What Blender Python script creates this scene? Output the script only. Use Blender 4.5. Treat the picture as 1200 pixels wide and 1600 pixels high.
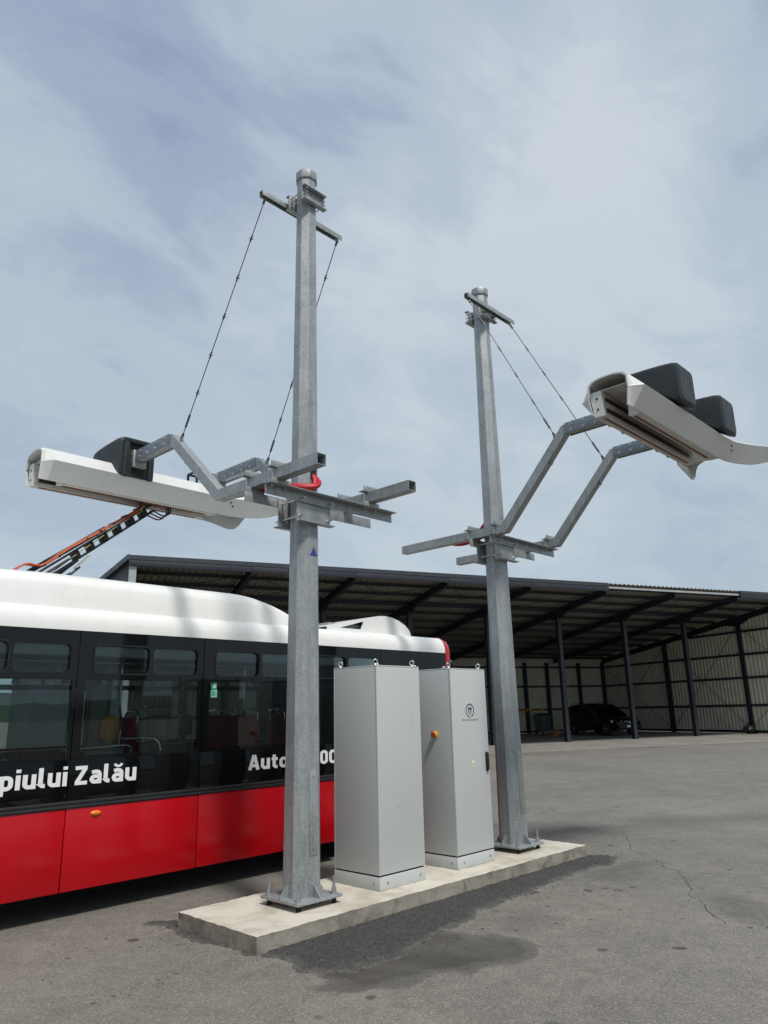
import bpy, bmesh, math, random
from mathutils import Vector, Matrix, noise as mnoise
random.seed(7)
S = bpy.context.scene
C = S.collection
for o in list(bpy.data.objects): bpy.data.objects.remove(o)
R = math.radians

# ------------------------------------------------------------------ camera, sky, sun, exposure
def camera_matrix(loc, yaw, pitch, roll):
    f = Vector((math.cos(pitch)*math.cos(yaw), math.cos(pitch)*math.sin(yaw), math.sin(pitch)))
    r = f.cross(Vector((0, 0, 1))).normalized(); u = r.cross(f)
    c, s = math.cos(roll), math.sin(roll)
    r2, u2 = c*r + s*u, -s*r + c*u
    m = Matrix((r2, u2, -f)).transposed().to_4x4(); m.translation = loc
    return m
cd = bpy.data.cameras.new('camera'); cam = bpy.data.objects.new('camera', cd); C.objects.link(cam)
cam.matrix_world = camera_matrix(Vector((-4.905, -4.834, 1.6136)), R(43.690), R(15.1746), R(-1.293))
cd.sensor_fit = 'VERTICAL'; cd.sensor_height = 36; cd.lens = 1146.27/1600*36
cd.clip_start = 0.05; cd.clip_end = 3000
S.camera = cam
SUN = Vector((-0.15, -0.52, 0.84)).normalized()
sl = bpy.data.lights.new('sun', 'SUN'); sl.energy = 3.4; sl.angle = R(9); sl.color = (1.0, 0.955, 0.89)
so = bpy.data.objects.new('sun', sl); C.objects.link(so); so.rotation_euler = (-SUN).to_track_quat('-Z', 'Y').to_euler(); so.location = SUN*50
S.view_settings.view_transform = 'Standard'; S.view_settings.look = 'None'; S.view_settings.gamma = 1.0
S.view_settings.exposure = 0.0
try: S.view_settings.use_curve_mapping = False
except Exception: pass
S.render.engine = 'CYCLES'; S.cycles.use_denoising = True
S.cycles.max_bounces = 10; S.cycles.transparent_max_bounces = 16
S.cycles.sample_clamp_indirect = 6

def node(nt, t, **k):
    n = nt.nodes.new(t)
    for a, v in k.items():
        if a == 'op': n.operation = v
        elif a == 'ins':
            for i, x in v.items(): n.inputs[i].default_value = x
        else: setattr(n, a, v)
    return n
def lk(nt, a, b): nt.links.new(a, b)
def ramp(nt, src, stops, interp='LINEAR'):
    n = nt.nodes.new('ShaderNodeValToRGB'); cr = n.color_ramp; cr.interpolation = interp
    while len(cr.elements) < len(stops): cr.elements.new(0.5)
    for e, (p, c) in zip(cr.elements, stops):
        e.position = p; e.color = (c, c, c, 1) if isinstance(c, (int, float)) else (*c, 1)
    if src is not None: lk(nt, src, n.inputs[0])
    return n.outputs[0]
def mth(nt, op, a, b=None, c=None, clamp=False):
    n = nt.nodes.new('ShaderNodeMath'); n.operation = op; n.use_clamp = clamp
    for i, x in enumerate((a, b, c)):
        if x is None: continue
        if isinstance(x, (int, float)): n.inputs[i].default_value = x
        else: lk(nt, x, n.inputs[i])
    return n.outputs[0]
def vmth(nt, op, a, b=None, scale=None):
    n = nt.nodes.new('ShaderNodeVectorMath'); n.operation = op
    for i, x in enumerate((a, b)):
        if x is None: continue
        if isinstance(x, (tuple, list)): n.inputs[i].default_value = x
        else: lk(nt, x, n.inputs[i])
    if scale is not None:
        if isinstance(scale, (int, float)): n.inputs['Scale'].default_value = scale
        else: lk(nt, scale, n.inputs['Scale'])
    return n
def mixc(nt, f, a, b, mode='MIX'):
    n = nt.nodes.new('ShaderNodeMix'); n.data_type = 'RGBA'; n.blend_type = mode; n.clamp_factor = True
    for s, x in ((n.inputs[0], f), (n.inputs[6], a), (n.inputs[7], b)):
        if isinstance(x, (int, float)): s.default_value = x
        elif isinstance(x, (tuple, list)): s.default_value = (*x[:3], 1)
        else: lk(nt, x, s)
    return n.outputs[2]
def noise_tex(nt, vec, scale, detail=4, rough=0.55, dist=0.0, lac=2.0):
    n = nt.nodes.new('ShaderNodeTexNoise')
    n.inputs['Scale'].default_value = scale; n.inputs['Detail'].default_value = detail
    n.inputs['Roughness'].default_value = rough; n.inputs['Distortion'].default_value = dist
    if vec is not None: lk(nt, vec, n.inputs['Vector'])
    return n.outputs['Fac']

SKYLOC = (5.35, -6.5, 0.0)
W = bpy.data.worlds.new('World'); S.world = W; W.use_nodes = True
nt = W.node_tree; nt.nodes.clear()
out = nt.nodes.new('ShaderNodeOutputWorld')
sky = nt.nodes.new('ShaderNodeTexSky'); sky.sky_type = 'NISHITA'; sky.sun_disc = False
sky.sun_elevation = math.asin(SUN.z); sky.sun_rotation = math.atan2(SUN.x, SUN.y); sky.dust_density = 2.0
bg1 = nt.nodes.new('ShaderNodeBackground'); bg1.inputs[1].default_value = 0.10; lk(nt, sky.outputs[0], bg1.inputs[0])
tc = nt.nodes.new('ShaderNodeTexCoord')
sep = nt.nodes.new('ShaderNodeSeparateXYZ'); lk(nt, tc.outputs['Generated'], sep.inputs[0])
zz = mth(nt, 'MAXIMUM', sep.outputs[2], 0.0)
den = mth(nt, 'ADD', zz, 0.32)
comb = nt.nodes.new('ShaderNodeCombineXYZ')
lk(nt, mth(nt, 'DIVIDE', sep.outputs[0], den), comb.inputs[0]); lk(nt, mth(nt, 'DIVIDE', sep.outputs[1], den), comb.inputs[1])
mp = nt.nodes.new('ShaderNodeMapping'); mp.inputs['Rotation'].default_value = (0, 0, R(28)); mp.inputs['Scale'].default_value = (1.0, 1.45, 1.0)
mp.inputs['Location'].default_value = SKYLOC
lk(nt, comb.outputs[0], mp.inputs[0])
n1 = noise_tex(nt, mp.outputs[0], 0.95, 9, 0.50, 0.35)
n2 = noise_tex(nt, mp.outputs[0], 3.4, 9, 0.60, 0.5)
n3 = noise_tex(nt, mp.outputs[0], 0.55, 2, 0.5, 0.0)
cl = mth(nt, 'ADD', mth(nt, 'MULTIPLY', n1, 0.62), mth(nt, 'MULTIPLY', n2, 0.38))
cl = mth(nt, 'ADD', cl, mth(nt, 'MULTIPLY', mth(nt, 'SUBTRACT', n3, 0.5), 0.35))
ccol = ramp(nt, cl, [(0.33, (0.235, 0.295, 0.45)), (0.43, (0.365, 0.44, 0.585)), (0.51, (0.49, 0.57, 0.675)), (0.62, (0.65, 0.71, 0.775))], 'EASE')
# low, even veil towards the horizon
veil = ramp(nt, zz, [(0.0, 1.0), (0.20, 0.88), (0.42, 0.55), (0.62, 0.10), (0.8, 0.0)])
ccol2 = mixc(nt, mth(nt, 'MULTIPLY', veil, 0.70), ccol, (0.50, 0.60, 0.67))
bg2 = nt.nodes.new('ShaderNodeBackground'); bg2.inputs[1].default_value = 1.0; lk(nt, ccol2, bg2.inputs[0])
ms = nt.nodes.new('ShaderNodeMixShader'); ms.inputs[0].default_value = 0.9
lk(nt, bg1.outputs[0], ms.inputs[1]); lk(nt, bg2.outputs[0], ms.inputs[2]); lk(nt, ms.outputs[0], out.inputs[0])

# ------------------------------------------------------------------ materials
MATS = {}
def new_mat(name):
    m = bpy.data.materials.new(name); m.use_nodes = True; MATS[name] = m
    nt = m.node_tree; b = nt.nodes['Principled BSDF']
    return m, nt, b
def simple(name, col, rough=0.5, metal=0.0, var=0.12, vscale=6.0, bump=0.0, bscale=60.0, coat=0.0, rvar=0.08, spec=0.5, dirt=None, stretch=None):
    m, nt, b = new_mat(name)
    tc = nt.nodes.new('ShaderNodeTexCoord'); v = tc.outputs['Object']
    if stretch:
        mp = nt.nodes.new('ShaderNodeMapping'); mp.inputs['Scale'].default_value = stretch; lk(nt, v, mp.inputs[0]); v = mp.outputs[0]
    n = noise_tex(nt, v, vscale, 5, 0.6, 0.3)
    c = ramp(nt, n, [(0.3, tuple(x*(1-var) for x in col)), (0.7, tuple(min(1, x*(1+var)) for x in col))])
    if dirt:
        d = noise_tex(nt, v, dirt[1], 6, 0.65, 0.8)
        c = mixc(nt, ramp(nt, d, [(dirt[2], 0.0), (dirt[2]+0.16, dirt[3])]), c, dirt[0])
    lk(nt, c, b.inputs['Base Color'])
    b.inputs['Metallic'].default_value = metal
    lk(nt, ramp(nt, noise_tex(nt, v, vscale*2.3, 4, 0.6), [(0.3, max(0.02, rough-rvar)), (0.7, min(1, rough+rvar))]), b.inputs['Roughness'])
    b.inputs['Specular IOR Level'].default_value = spec
    if coat: b.inputs['Coat Weight'].default_value = coat; b.inputs['Coat Roughness'].default_value = 0.06
    if bump:
        bn = nt.nodes.new('ShaderNodeBump'); bn.inputs['Strength'].default_value = bump; bn.inputs['Distance'].default_value = 0.004
        lk(nt, noise_tex(nt, v, bscale, 4, 0.6), bn.inputs['Height']); lk(nt, bn.outputs[0], b.inputs['Normal'])
    return m

def galvanised():
    m, nt, b = new_mat('galvanised')
    tc = nt.nodes.new('ShaderNodeTexCoord'); v = tc.outputs['Object']
    vo = nt.nodes.new('ShaderNodeTexVoronoi'); vo.inputs['Scale'].default_value = 62; vo.inputs['Randomness'].default_value = 1
    lk(nt, vmth(nt, 'ADD', v, vmth(nt, 'SCALE', nt.nodes.new('ShaderNodeTexNoise').outputs['Color'], scale=0.05).outputs[0]).outputs[0], vo.inputs['Vector'])
    sp = nt.nodes.new('ShaderNodeSeparateColor'); lk(nt, vo.outputs['Color'], sp.inputs[0])
    big = noise_tex(nt, v, 3.0, 6, 0.65, 0.5)
    mp = nt.nodes.new('ShaderNodeMapping'); mp.inputs['Scale'].default_value = (9, 9, 0.8); lk(nt, v, mp.inputs[0])
    streak = noise_tex(nt, mp.outputs[0], 2.0, 4, 0.6)
    f = mth(nt, 'ADD', mth(nt, 'MULTIPLY', sp.outputs[0], 0.15), mth(nt, 'ADD', mth(nt, 'MULTIPLY', big, 0.40), mth(nt, 'MULTIPLY', streak, 0.48)))
    c = ramp(nt, f, [(0.30, (0.205, 0.225, 0.23)), (0.52, (0.315, 0.338, 0.342)), (0.76, (0.44, 0.465, 0.46))])
    lk(nt, c, b.inputs['Base Color']); b.inputs['Metallic'].default_value = 0.45
    lk(nt, ramp(nt, sp.outputs[1], [(0, 0.36), (1, 0.58)]), b.inputs['Roughness'])
    bn = nt.nodes.new('ShaderNodeBump'); bn.inputs['Strength'].default_value = 0.12; bn.inputs['Distance'].default_value = 0.003
    lk(nt, big, bn.inputs['Height']); lk(nt, bn.outputs[0], b.inputs['Normal'])
    return m
GALV = galvanised()
SPLICE = simple('splice_steel', (0.20, 0.225, 0.25), 0.42, 0.5, 0.15, 12)
RODST = simple('rod_steel', (0.10, 0.105, 0.11), 0.45, 0.6, 0.2, 20)
STEEL = simple('bolt_steel', (0.45, 0.47, 0.48), 0.35, 0.8, 0.1)
GRP = simple('white_shell', (0.62, 0.63, 0.61), 0.36, 0, 0.03, 2.0, dirt=((0.46, 0.44, 0.40), 3.0, 0.60, 0.35))
HOLDER = simple('contact_holder', (0.50, 0.48, 0.44), 0.5, 0, 0.15, 9.0)
STRIP = simple('contact_strip', (0.045, 0.022, 0.016), 0.42, 0.3, 0.3, 14.0)
STRIPR = simple('copper_edge', (0.16, 0.055, 0.04), 0.5, 0.2, 0.25, 14.0)
HOUSING = simple('charcoal_housing', (0.022, 0.029, 0.033), 0.5, 0, 0.08, 3.0, spec=0.3, bump=0.08, bscale=220)
INNER = simple('inside_dark', (0.012, 0.012, 0.013), 0.7)
CONDUIT = simple('red_conduit', (0.42, 0.012, 0.022), 0.45, 0, 0.12, 10)
REDP = simple('red_paint', (0.42, 0.0015, 0.006), 0.24, 0, 0.04, 1.2, rvar=0.05, spec=0.4, dirt=((0.32, 0.008, 0.010), 1.6, 0.58, 0.25))
BLACKP = simple('black_gloss', (0.0035, 0.004, 0.005), 0.05, 0, 0.1, 2.0, rvar=0.02, spec=0.36)
BLACKM = simple('black_panel', (0.003, 0.0034, 0.004), 0.06, 0, 0.1, 2.0, rvar=0.02, spec=0.22)
TRIM = simple('black_trim', (0.015, 0.017, 0.019), 0.5)
WHITEP = simple('white_roof_paint', (0.74, 0.75, 0.72), 0.30, 0, 0.025, 0.9, coat=0.2, dirt=((0.66, 0.65, 0.61), 4.0, 0.56, 0.30), stretch=(5, 0.8, 0.8))
LETTER = simple('white_lettering', (0.74, 0.75, 0.76), 0.45, 0, 0.03)
ORANGE = simple('amber_lens', (0.75, 0.20, 0.012), 0.2, 0, 0.05, coat=0.4)
CAB = simple('cabinet_grey', (0.45, 0.475, 0.465), 0.42, 0, 0.02, 1.5, dirt=((0.38, 0.39, 0.365), 2.2, 0.58, 0.30), stretch=(2.5, 2.5, 0.6), bump=0.03, bscale=300, rvar=0.04)
PLINTH = simple('plinth_grey', (0.46, 0.48, 0.475), 0.5, 0, 0.03, 3.0)
SEAM = simple('seam_black', (0.006, 0.006, 0.007), 0.8)
BLUE = simple('logo_blue', (0.012, 0.010, 0.075), 0.5)
PRINT = simple('print_grey', (0.07, 0.075, 0.08), 0.6)
YELLOW = simple('signal_yellow', (0.72, 0.40, 0.012), 0.4)
KNOB = simple('knob_red', (0.30, 0.012, 0.012), 0.4)
BLACKPL = simple('black_plastic', (0.010, 0.011, 0.012), 0.4)
STICKER = simple('sticker_white', (0.62, 0.63, 0.55), 0.5)
STBLUE = simple('sticker_blue', (0.035, 0.045, 0.24), 0.45)
GREEN = simple('sticker_green', (0.02, 0.30, 0.16), 0.5)
GREENP = simple('sticker_pale_green', (0.22, 0.50, 0.38), 0.5)
SEATR = simple('red_upholstery', (0.34, 0.016, 0.022), 0.85, 0, 0.25, 30)
PADY = simple('ochre_pad', (0.45, 0.20, 0.02), 0.6)
CHROME = simple('rail_steel', (0.62, 0.63, 0.64), 0.22, 0.9, 0.05)
LINER = simple('interior_grey', (0.30, 0.31, 0.32), 0.6)
FLOORB = simple('bus_floor', (0.06, 0.065, 0.07), 0.7)
RUBBER = simple('rubber', (0.013, 0.013, 0.013), 0.8, 0, 0.2, 20)
RIM = simple('rim_metal', (0.33, 0.34, 0.35), 0.35, 0.7)
CABLEO = simple('orange_cable', (0.42, 0.075, 0.014), 0.45, 0, 0.15, 12)
CABLEK = simple('black_cable', (0.012, 0.012, 0.012), 0.5)
CABLEY = simple('earth_cable', (0.26, 0.28, 0.08), 0.5)
PANTO = simple('pantograph_black', (0.014, 0.015, 0.017), 0.45, 0.2)
ALU = simple('bracket_alu', (0.52, 0.50, 0.44), 0.45, 0.4)
SHEDST = simple('shed_steel', (0.020, 0.024, 0.034), 0.5, 0, 0.15, 3.0, dirt=((0.10, 0.05, 0.03), 6.0, 0.70, 0.5))
FASCIA = simple('fascia_grey', (0.036, 0.041, 0.048), 0.45, 0, 0.10, 2.0)
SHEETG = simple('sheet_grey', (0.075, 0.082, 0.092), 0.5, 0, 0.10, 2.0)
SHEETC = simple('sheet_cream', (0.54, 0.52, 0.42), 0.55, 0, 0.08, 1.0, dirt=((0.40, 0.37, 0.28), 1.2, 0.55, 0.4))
ROOFS = simple('roof_sheet', (0.25, 0.24, 0.205), 0.5, 0, 0.12, 1.0)
ROOFLT = simple('roof_sheet_galvanised', (0.40, 0.42, 0.42), 0.4, 0.3, 0.12, 2.0)
CARP = simple('car_paint', (0.003, 0.0034, 0.0045), 0.22, 0.0, 0.1, 2.0, spec=0.28)
CARPL = simple('car_plastic', (0.012, 0.013, 0.014), 0.55)
LAMP = simple('lamp_glass', (0.80, 0.81, 0.82), 0.2, 0.0, 0.1, 20)
BIN = simple('bin_grey', (0.13, 0.15, 0.17), 0.5)
CARD = simple('brown_card', (0.22, 0.11, 0.05), 0.85, 0, 0.3, 12)
HILL = simple('hill_green', (0.018, 0.027, 0.016), 0.95, 0, 0.5, 0.05)

def glass(name, tint, ior=1.45, rough=0.0):
    m, nt, b = new_mat(name); nt.nodes.remove(b)
    o = nt.nodes['Material Output']
    t = nt.nodes.new('ShaderNodeBsdfTransparent'); t.inputs[0].default_value = (*tint, 1)
    g = nt.nodes.new('ShaderNodeBsdfGlossy'); g.inputs['Roughness'].default_value = rough; g.inputs[0].default_value = (0.9, 0.95, 0.95, 1)
    fr = nt.nodes.new('ShaderNodeFresnel'); fr.inputs[0].default_value = ior
    mx = nt.nodes.new('ShaderNodeMixShader'); lk(nt, fr.outputs[0], mx.inputs[0]); lk(nt, t.outputs[0], mx.inputs[1]); lk(nt, g.outputs[0], mx.inputs[2])
    lk(nt, mx.outputs[0], o.inputs[0])
    return m
GLASS = glass('tinted_glass', (0.74, 0.80, 0.79), 1.40)
CGLASS = glass('car_glass', (0.10, 0.11, 0.11), 1.40)

def concrete(name, base, dark, sc=1.0, bump=0.35, spots=True):
    m, nt, b = new_mat(name)
    tc = nt.nodes.new('ShaderNodeTexCoord'); v = tc.outputs['Object']
    a = noise_tex(nt, v, 2.2*sc, 8, 0.62, 0.6); f = noise_tex(nt, v, 60*sc, 4, 0.7)
    c = ramp(nt, a, [(0.36, dark), (0.55, base), (0.75, tuple(min(1, x*1.16) for x in base))])
    c = mixc(nt, 0.25, c, ramp(nt, f, [(0.3, tuple(x*0.55 for x in base)), (0.7, tuple(min(1, x*1.2) for x in base))]))
    if spots:
        vo = nt.nodes.new('ShaderNodeTexVoronoi'); vo.inputs['Scale'].default_value = 24*sc; lk(nt, v, vo.inputs['Vector'])
        s = mth(nt, 'MULTIPLY', ramp(nt, vo.outputs['Distance'], [(0.05, 1.0), (0.14, 0.0)]), ramp(nt, noise_tex(nt, v, 5*sc, 3), [(0.52, 0.0), (0.62, 0.75)]))
        c = mixc(nt, s, c, tuple(x*0.28 for x in base))
    lk(nt, c, b.inputs['Base Color']); b.inputs['Roughness'].default_value = 0.88
    bn = nt.nodes.new('ShaderNodeBump'); bn.inputs['Strength'].default_value = bump; bn.inputs['Distance'].default_value = 0.006
    lk(nt, mth(nt, 'ADD', mth(nt, 'MULTIPLY', f, 0.4), noise_tex(nt, v, 14*sc, 6, 0.7)), bn.inputs['Height']); lk(nt, bn.outputs[0], b.inputs['Normal'])
    return m
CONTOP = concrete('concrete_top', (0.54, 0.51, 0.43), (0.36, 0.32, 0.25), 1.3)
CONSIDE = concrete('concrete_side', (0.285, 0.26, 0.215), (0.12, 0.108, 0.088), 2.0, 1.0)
CONFLOOR = concrete('concrete_floor', (0.225, 0.212, 0.19), (0.15, 0.142, 0.126), 0.35, 0.1, False)

def seg_dist(nt, p, a, b):
    pa = vmth(nt, 'SUBTRACT', p, (*a, 0)).outputs[0]; ab = (b[0]-a[0], b[1]-a[1], 0)
    t = mth(nt, 'DIVIDE', vmth(nt, 'DOT_PRODUCT', pa, ab).outputs['Value'], ab[0]**2+ab[1]**2, clamp=True)
    q = vmth(nt, 'SCALE', ab, scale=t) if False else None
    n = nt.nodes.new('ShaderNodeVectorMath'); n.operation = 'SCALE'; n.inputs[0].default_value = ab; lk(nt, t, n.inputs['Scale'])
    return vmth(nt, 'LENGTH', vmth(nt, 'SUBTRACT', pa, n.outputs[0]).outputs[0]).outputs['Value']

def asphalt():
    m, nt, b = new_mat('asphalt')
    tc = nt.nodes.new('ShaderNodeTexCoord'); v = tc.outputs['Object']
    flat = vmth(nt, 'MULTIPLY', v, (1, 1, 0)).outputs[0]
    big = noise_tex(nt, flat, 0.22, 6, 0.55, 0.8); mid = noise_tex(nt, flat, 1.7, 7, 0.65, 0.6)
    fine = noise_tex(nt, flat, 95, 3, 0.8); vo = nt.nodes.new('ShaderNodeTexVoronoi'); vo.inputs['Scale'].default_value = 130; lk(nt, flat, vo.inputs['Vector'])
    sp = nt.nodes.new('ShaderNodeSeparateColor'); lk(nt, vo.outputs['Color'], sp.inputs[0])
    f = mth(nt, 'ADD', mth(nt, 'MULTIPLY', big, 0.5), mth(nt, 'MULTIPLY', mid, 0.5))
    c = ramp(nt, f, [(0.36, (0.098, 0.093, 0.081)), (0.5, (0.157, 0.149, 0.129)), (0.64, (0.218, 0.206, 0.176))])
    bl = noise_tex(nt, flat, 7.0, 6, 0.7, 0.4)
    c = mixc(nt, ramp(nt, bl, [(0.36, 0.40), (0.50, 0.0)]), c, (0.078, 0.073, 0.062))
    c = mixc(nt, ramp(nt, bl, [(0.54, 0.0), (0.68, 0.35)]), c, (0.26, 0.243, 0.203))
    # aggregate: every stone a little lighter or darker
    c = mixc(nt, 0.42, c, ramp(nt, sp.outputs[0], [(0, (0.05, 0.046, 0.040)), (0.55, (0.15, 0.137, 0.115)), (0.85, (0.23, 0.21, 0.175)), (1.0, (0.40, 0.37, 0.31))]))
    c = mixc(nt, ramp(nt, fine, [(0.62, 0.0), (0.78, 0.35)]), c, (0.05, 0.047, 0.043))
    wob = vmth(nt, 'SCALE', vmth(nt, 'SUBTRACT', (lambda n: (lk(nt, flat, n.inputs['Vector']), n.inputs['Scale'].__setattr__('default_value', 3.2), n.inputs['Detail'].__setattr__('default_value', 6), n.outputs['Color'])[-1])(nt.nodes.new('ShaderNodeTexNoise')), (0.5, 0.5, 0.5)).outputs[0], scale=0.55).outputs[0]
    wob = vmth(nt, 'MULTIPLY', wob, (1, 1, 0)).outputs[0]
    pw = vmth(nt, 'ADD', flat, wob).outputs[0]
    # damp stain beside the fresh patch, and older oil marks
    st = mth(nt, 'MINIMUM', seg_dist(nt, pw, (-1.15, -1.00), (-0.45, -1.08)), seg_dist(nt, pw, (-0.70, -1.12), (-0.34, -1.36)))
    stain = ramp(nt, st, [(0.23, 0.95), (0.27, 0.72), (0.36, 0.5), (0.40, 0.0)])
    s2 = ramp(nt, seg_dist(nt, pw, (0.3, -1.15), (0.55, -1.2)), [(0.0, 0.35), (0.30, 0.0)])
    s3 = ramp(nt, seg_dist(nt, pw, (2.1, -2.1), (1.7, -2.45)), [(0.0, 0.5), (0.34, 0.0)])
    s4 = ramp(nt, seg_dist(nt, pw, (3.0, -0.9), (2.2, -0.95)), [(0.0, 0.5), (0.28, 0.0)])
    s5 = ramp(nt, seg_dist(nt, pw, (6.0, 0.2), (7.2, -0.9)), [(0.1, 0.42), (0.75, 0.0)])
    stain = mth(nt, 'MAXIMUM', stain, mth(nt, 'MAXIMUM', mth(nt, 'MAXIMUM', s2, s5), mth(nt, 'MAXIMUM', s3, s4)))
    c = mixc(nt, mth(nt, 'MULTIPLY', stain, ramp(nt, mid, [(0.3, 0.55), (0.6, 1.0)])), c, (0.040, 0.034, 0.026))
    # small oil drips
    v2 = nt.nodes.new('ShaderNodeTexVoronoi'); v2.inputs['Scale'].default_value = 5.5
    lk(nt, vmth(nt, 'ADD', flat, vmth(nt, 'SCALE', wob, scale=0.16).outputs[0]).outputs[0], v2.inputs['Vector'])
    s2c = nt.nodes.new('ShaderNodeSeparateColor'); lk(nt, v2.outputs['Color'], s2c.inputs[0])
    rad = mth(nt, 'MULTIPLY', ramp(nt, s2c.outputs[0], [(0.45, 0.0), (1.0, 1.0)]), 0.26)
    drip = mth(nt, 'MULTIPLY', mth(nt, 'GREATER_THAN', rad, v2.outputs['Distance']), ramp(nt, noise_tex(nt, flat, 0.9, 3), [(0.48, 0.0), (0.56, 0.85)]))
    c = mixc(nt, drip, c, (0.042, 0.038, 0.032))
    v3 = nt.nodes.new('ShaderNodeTexVoronoi'); v3.inputs['Scale'].default_value = 15
    lk(nt, vmth(nt, 'ADD', vmth(nt, 'MULTIPLY', flat, (1.0, 0.7, 0)).outputs[0], vmth(nt, 'SCALE', wob, scale=0.12).outputs[0]).outputs[0], v3.inputs['Vector'])
    s3c = nt.nodes.new('ShaderNodeSeparateColor'); lk(nt, v3.outputs['Color'], s3c.inputs[0])
    rad3 = mth(nt, 'MULTIPLY', ramp(nt, s3c.outputs[0], [(0.62, 0.0), (1.0, 1.0)]), 0.30)
    near = mth(nt, 'MAXIMUM', ramp(nt, seg_dist(nt, pw, (-0.2, -1.3), (1.2, -1.2)), [(0.25, 0.9), (0.65, 0.0)]), mth(nt, 'MAXIMUM', ramp(nt, seg_dist(nt, pw, (2.4, -2.2), (1.5, -2.6)), [(0.2, 0.85), (0.6, 0.0)]), ramp(nt, seg_dist(nt, pw, (-2.0, 0.9), (-2.3, 0.2)), [(0.2, 0.85), (0.6, 0.0)])))
    drip3 = mth(nt, 'MULTIPLY', mth(nt, 'GREATER_THAN', rad3, v3.outputs['Distance']), near)
    c = mixc(nt, drip3, c, (0.040, 0.036, 0.030))
    # cracks
    wob2 = vmth(nt, 'ADD', flat, vmth(nt, 'SCALE', wob, scale=0.45).outputs[0]).outputs[0]
    segs = [((4.6, 0.1), (3.8, -0.40)), ((3.8, -0.40), (2.80, -1.39)), ((2.80, -1.39), (2.33, -1.67)), ((2.33, -1.67), (1.82, -1.96)), ((1.82, -1.96), (1.30, -2.35)), ((2.85, -1.33), (3.25, -2.10)), ((3.25, -2.1), (3.9, -3.3)), ((1.55, -2.15), (1.62, -2.45))]
    d = None
    for a_, b_ in segs:
        x = seg_dist(nt, wob2, a_, b_); d = x if d is None else mth(nt, 'MINIMUM', d, x)
    wd = ramp(nt, noise_tex(nt, flat, 6, 4), [(0.34, 0.0015), (0.7, 0.015)])
    crack = mth(nt, 'SUBTRACT', 1.0, mth(nt, 'DIVIDE', d, wd), clamp=True)
    c = mixc(nt, mth(nt, 'MULTIPLY', crack, 1.1, clamp=True), c, (0.035, 0.032, 0.027))
    # pale scuffs and dust
    mp = nt.nodes.new('ShaderNodeMapping'); mp.inputs['Rotation'].default_value = (0, 0, 0.7); mp.inputs['Scale'].default_value = (1, 9, 1); lk(nt, flat, mp.inputs[0])
    sc = ramp(nt, noise_tex(nt, mp.outputs[0], 1.6, 5, 0.7), [(0.66, 0.0), (0.80, 0.30)])
    c = mixc(nt, sc, c, (0.25, 0.235, 0.21))
    lk(nt, c, b.inputs['Base Color'])
    rg = ramp(nt, stain, [(0, 0.88), (1, 0.5)]); lk(nt, rg, b.inputs['Roughness'])
    bn = nt.nodes.new('ShaderNodeBump'); bn.inputs['Strength'].default_value = 0.5; bn.inputs['Distance'].default_value = 0.004
    h = mth(nt, 'ADD', mth(nt, 'MULTIPLY', vo.outputs['Distance'], -0.8), mth(nt, 'MULTIPLY', fine, 0.5))
    h = mth(nt, 'SUBTRACT', h, mth(nt, 'MULTIPLY', crack, 3.0))
    lk(nt, h, bn.inputs['Height']); lk(nt, bn.outputs[0], b.inputs['Normal'])
    return m
ASPH = asphalt()
def fresh_asphalt():
    m, nt, b = new_mat('fresh_asphalt')
    tc = nt.nodes.new('ShaderNodeTexCoord'); v = tc.outputs['Object']
    vo = nt.nodes.new('ShaderNodeTexVoronoi'); vo.inputs['Scale'].default_value = 150; lk(nt, v, vo.inputs['Vector'])
    sp = nt.nodes.new('ShaderNodeSeparateColor'); lk(nt, vo.outputs['Color'], sp.inputs[0])
    c = ramp(nt, sp.outputs[0], [(0, (0.016, 0.016, 0.017)), (0.55, (0.040, 0.039, 0.038)), (0.85, (0.075, 0.072, 0.068)), (1, (0.14, 0.134, 0.125))])
    c = mixc(nt, ramp(nt, noise_tex(nt, v, 3, 5, 0.6), [(0.46, 0.0), (0.72, 0.4)]), c, (0.070, 0.066, 0.059))
    at_ = nt.nodes.new('ShaderNodeAttribute'); at_.attribute_name = 'dust'
    c = mixc(nt, mth(nt, 'MULTIPLY', at_.outputs['Fac'], ramp(nt, noise_tex(nt, v, 18, 5, 0.7), [(0.35, 0.1), (0.6, 1.0)])), c, (0.135, 0.127, 0.109))
    lk(nt, c, b.inputs['Base Color']); b.inputs['Roughness'].default_value = 0.8
    bn = nt.nodes.new('ShaderNodeBump'); bn.inputs['Strength'].default_value = 0.9; bn.inputs['Distance'].default_value = 0.008
    lk(nt, mth(nt, 'MULTIPLY', vo.outputs['Distance'], -1.0), bn.inputs['Height']); lk(nt, bn.outputs[0], b.inputs['Normal'])
    return m
FRESH = fresh_asphalt()

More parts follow.
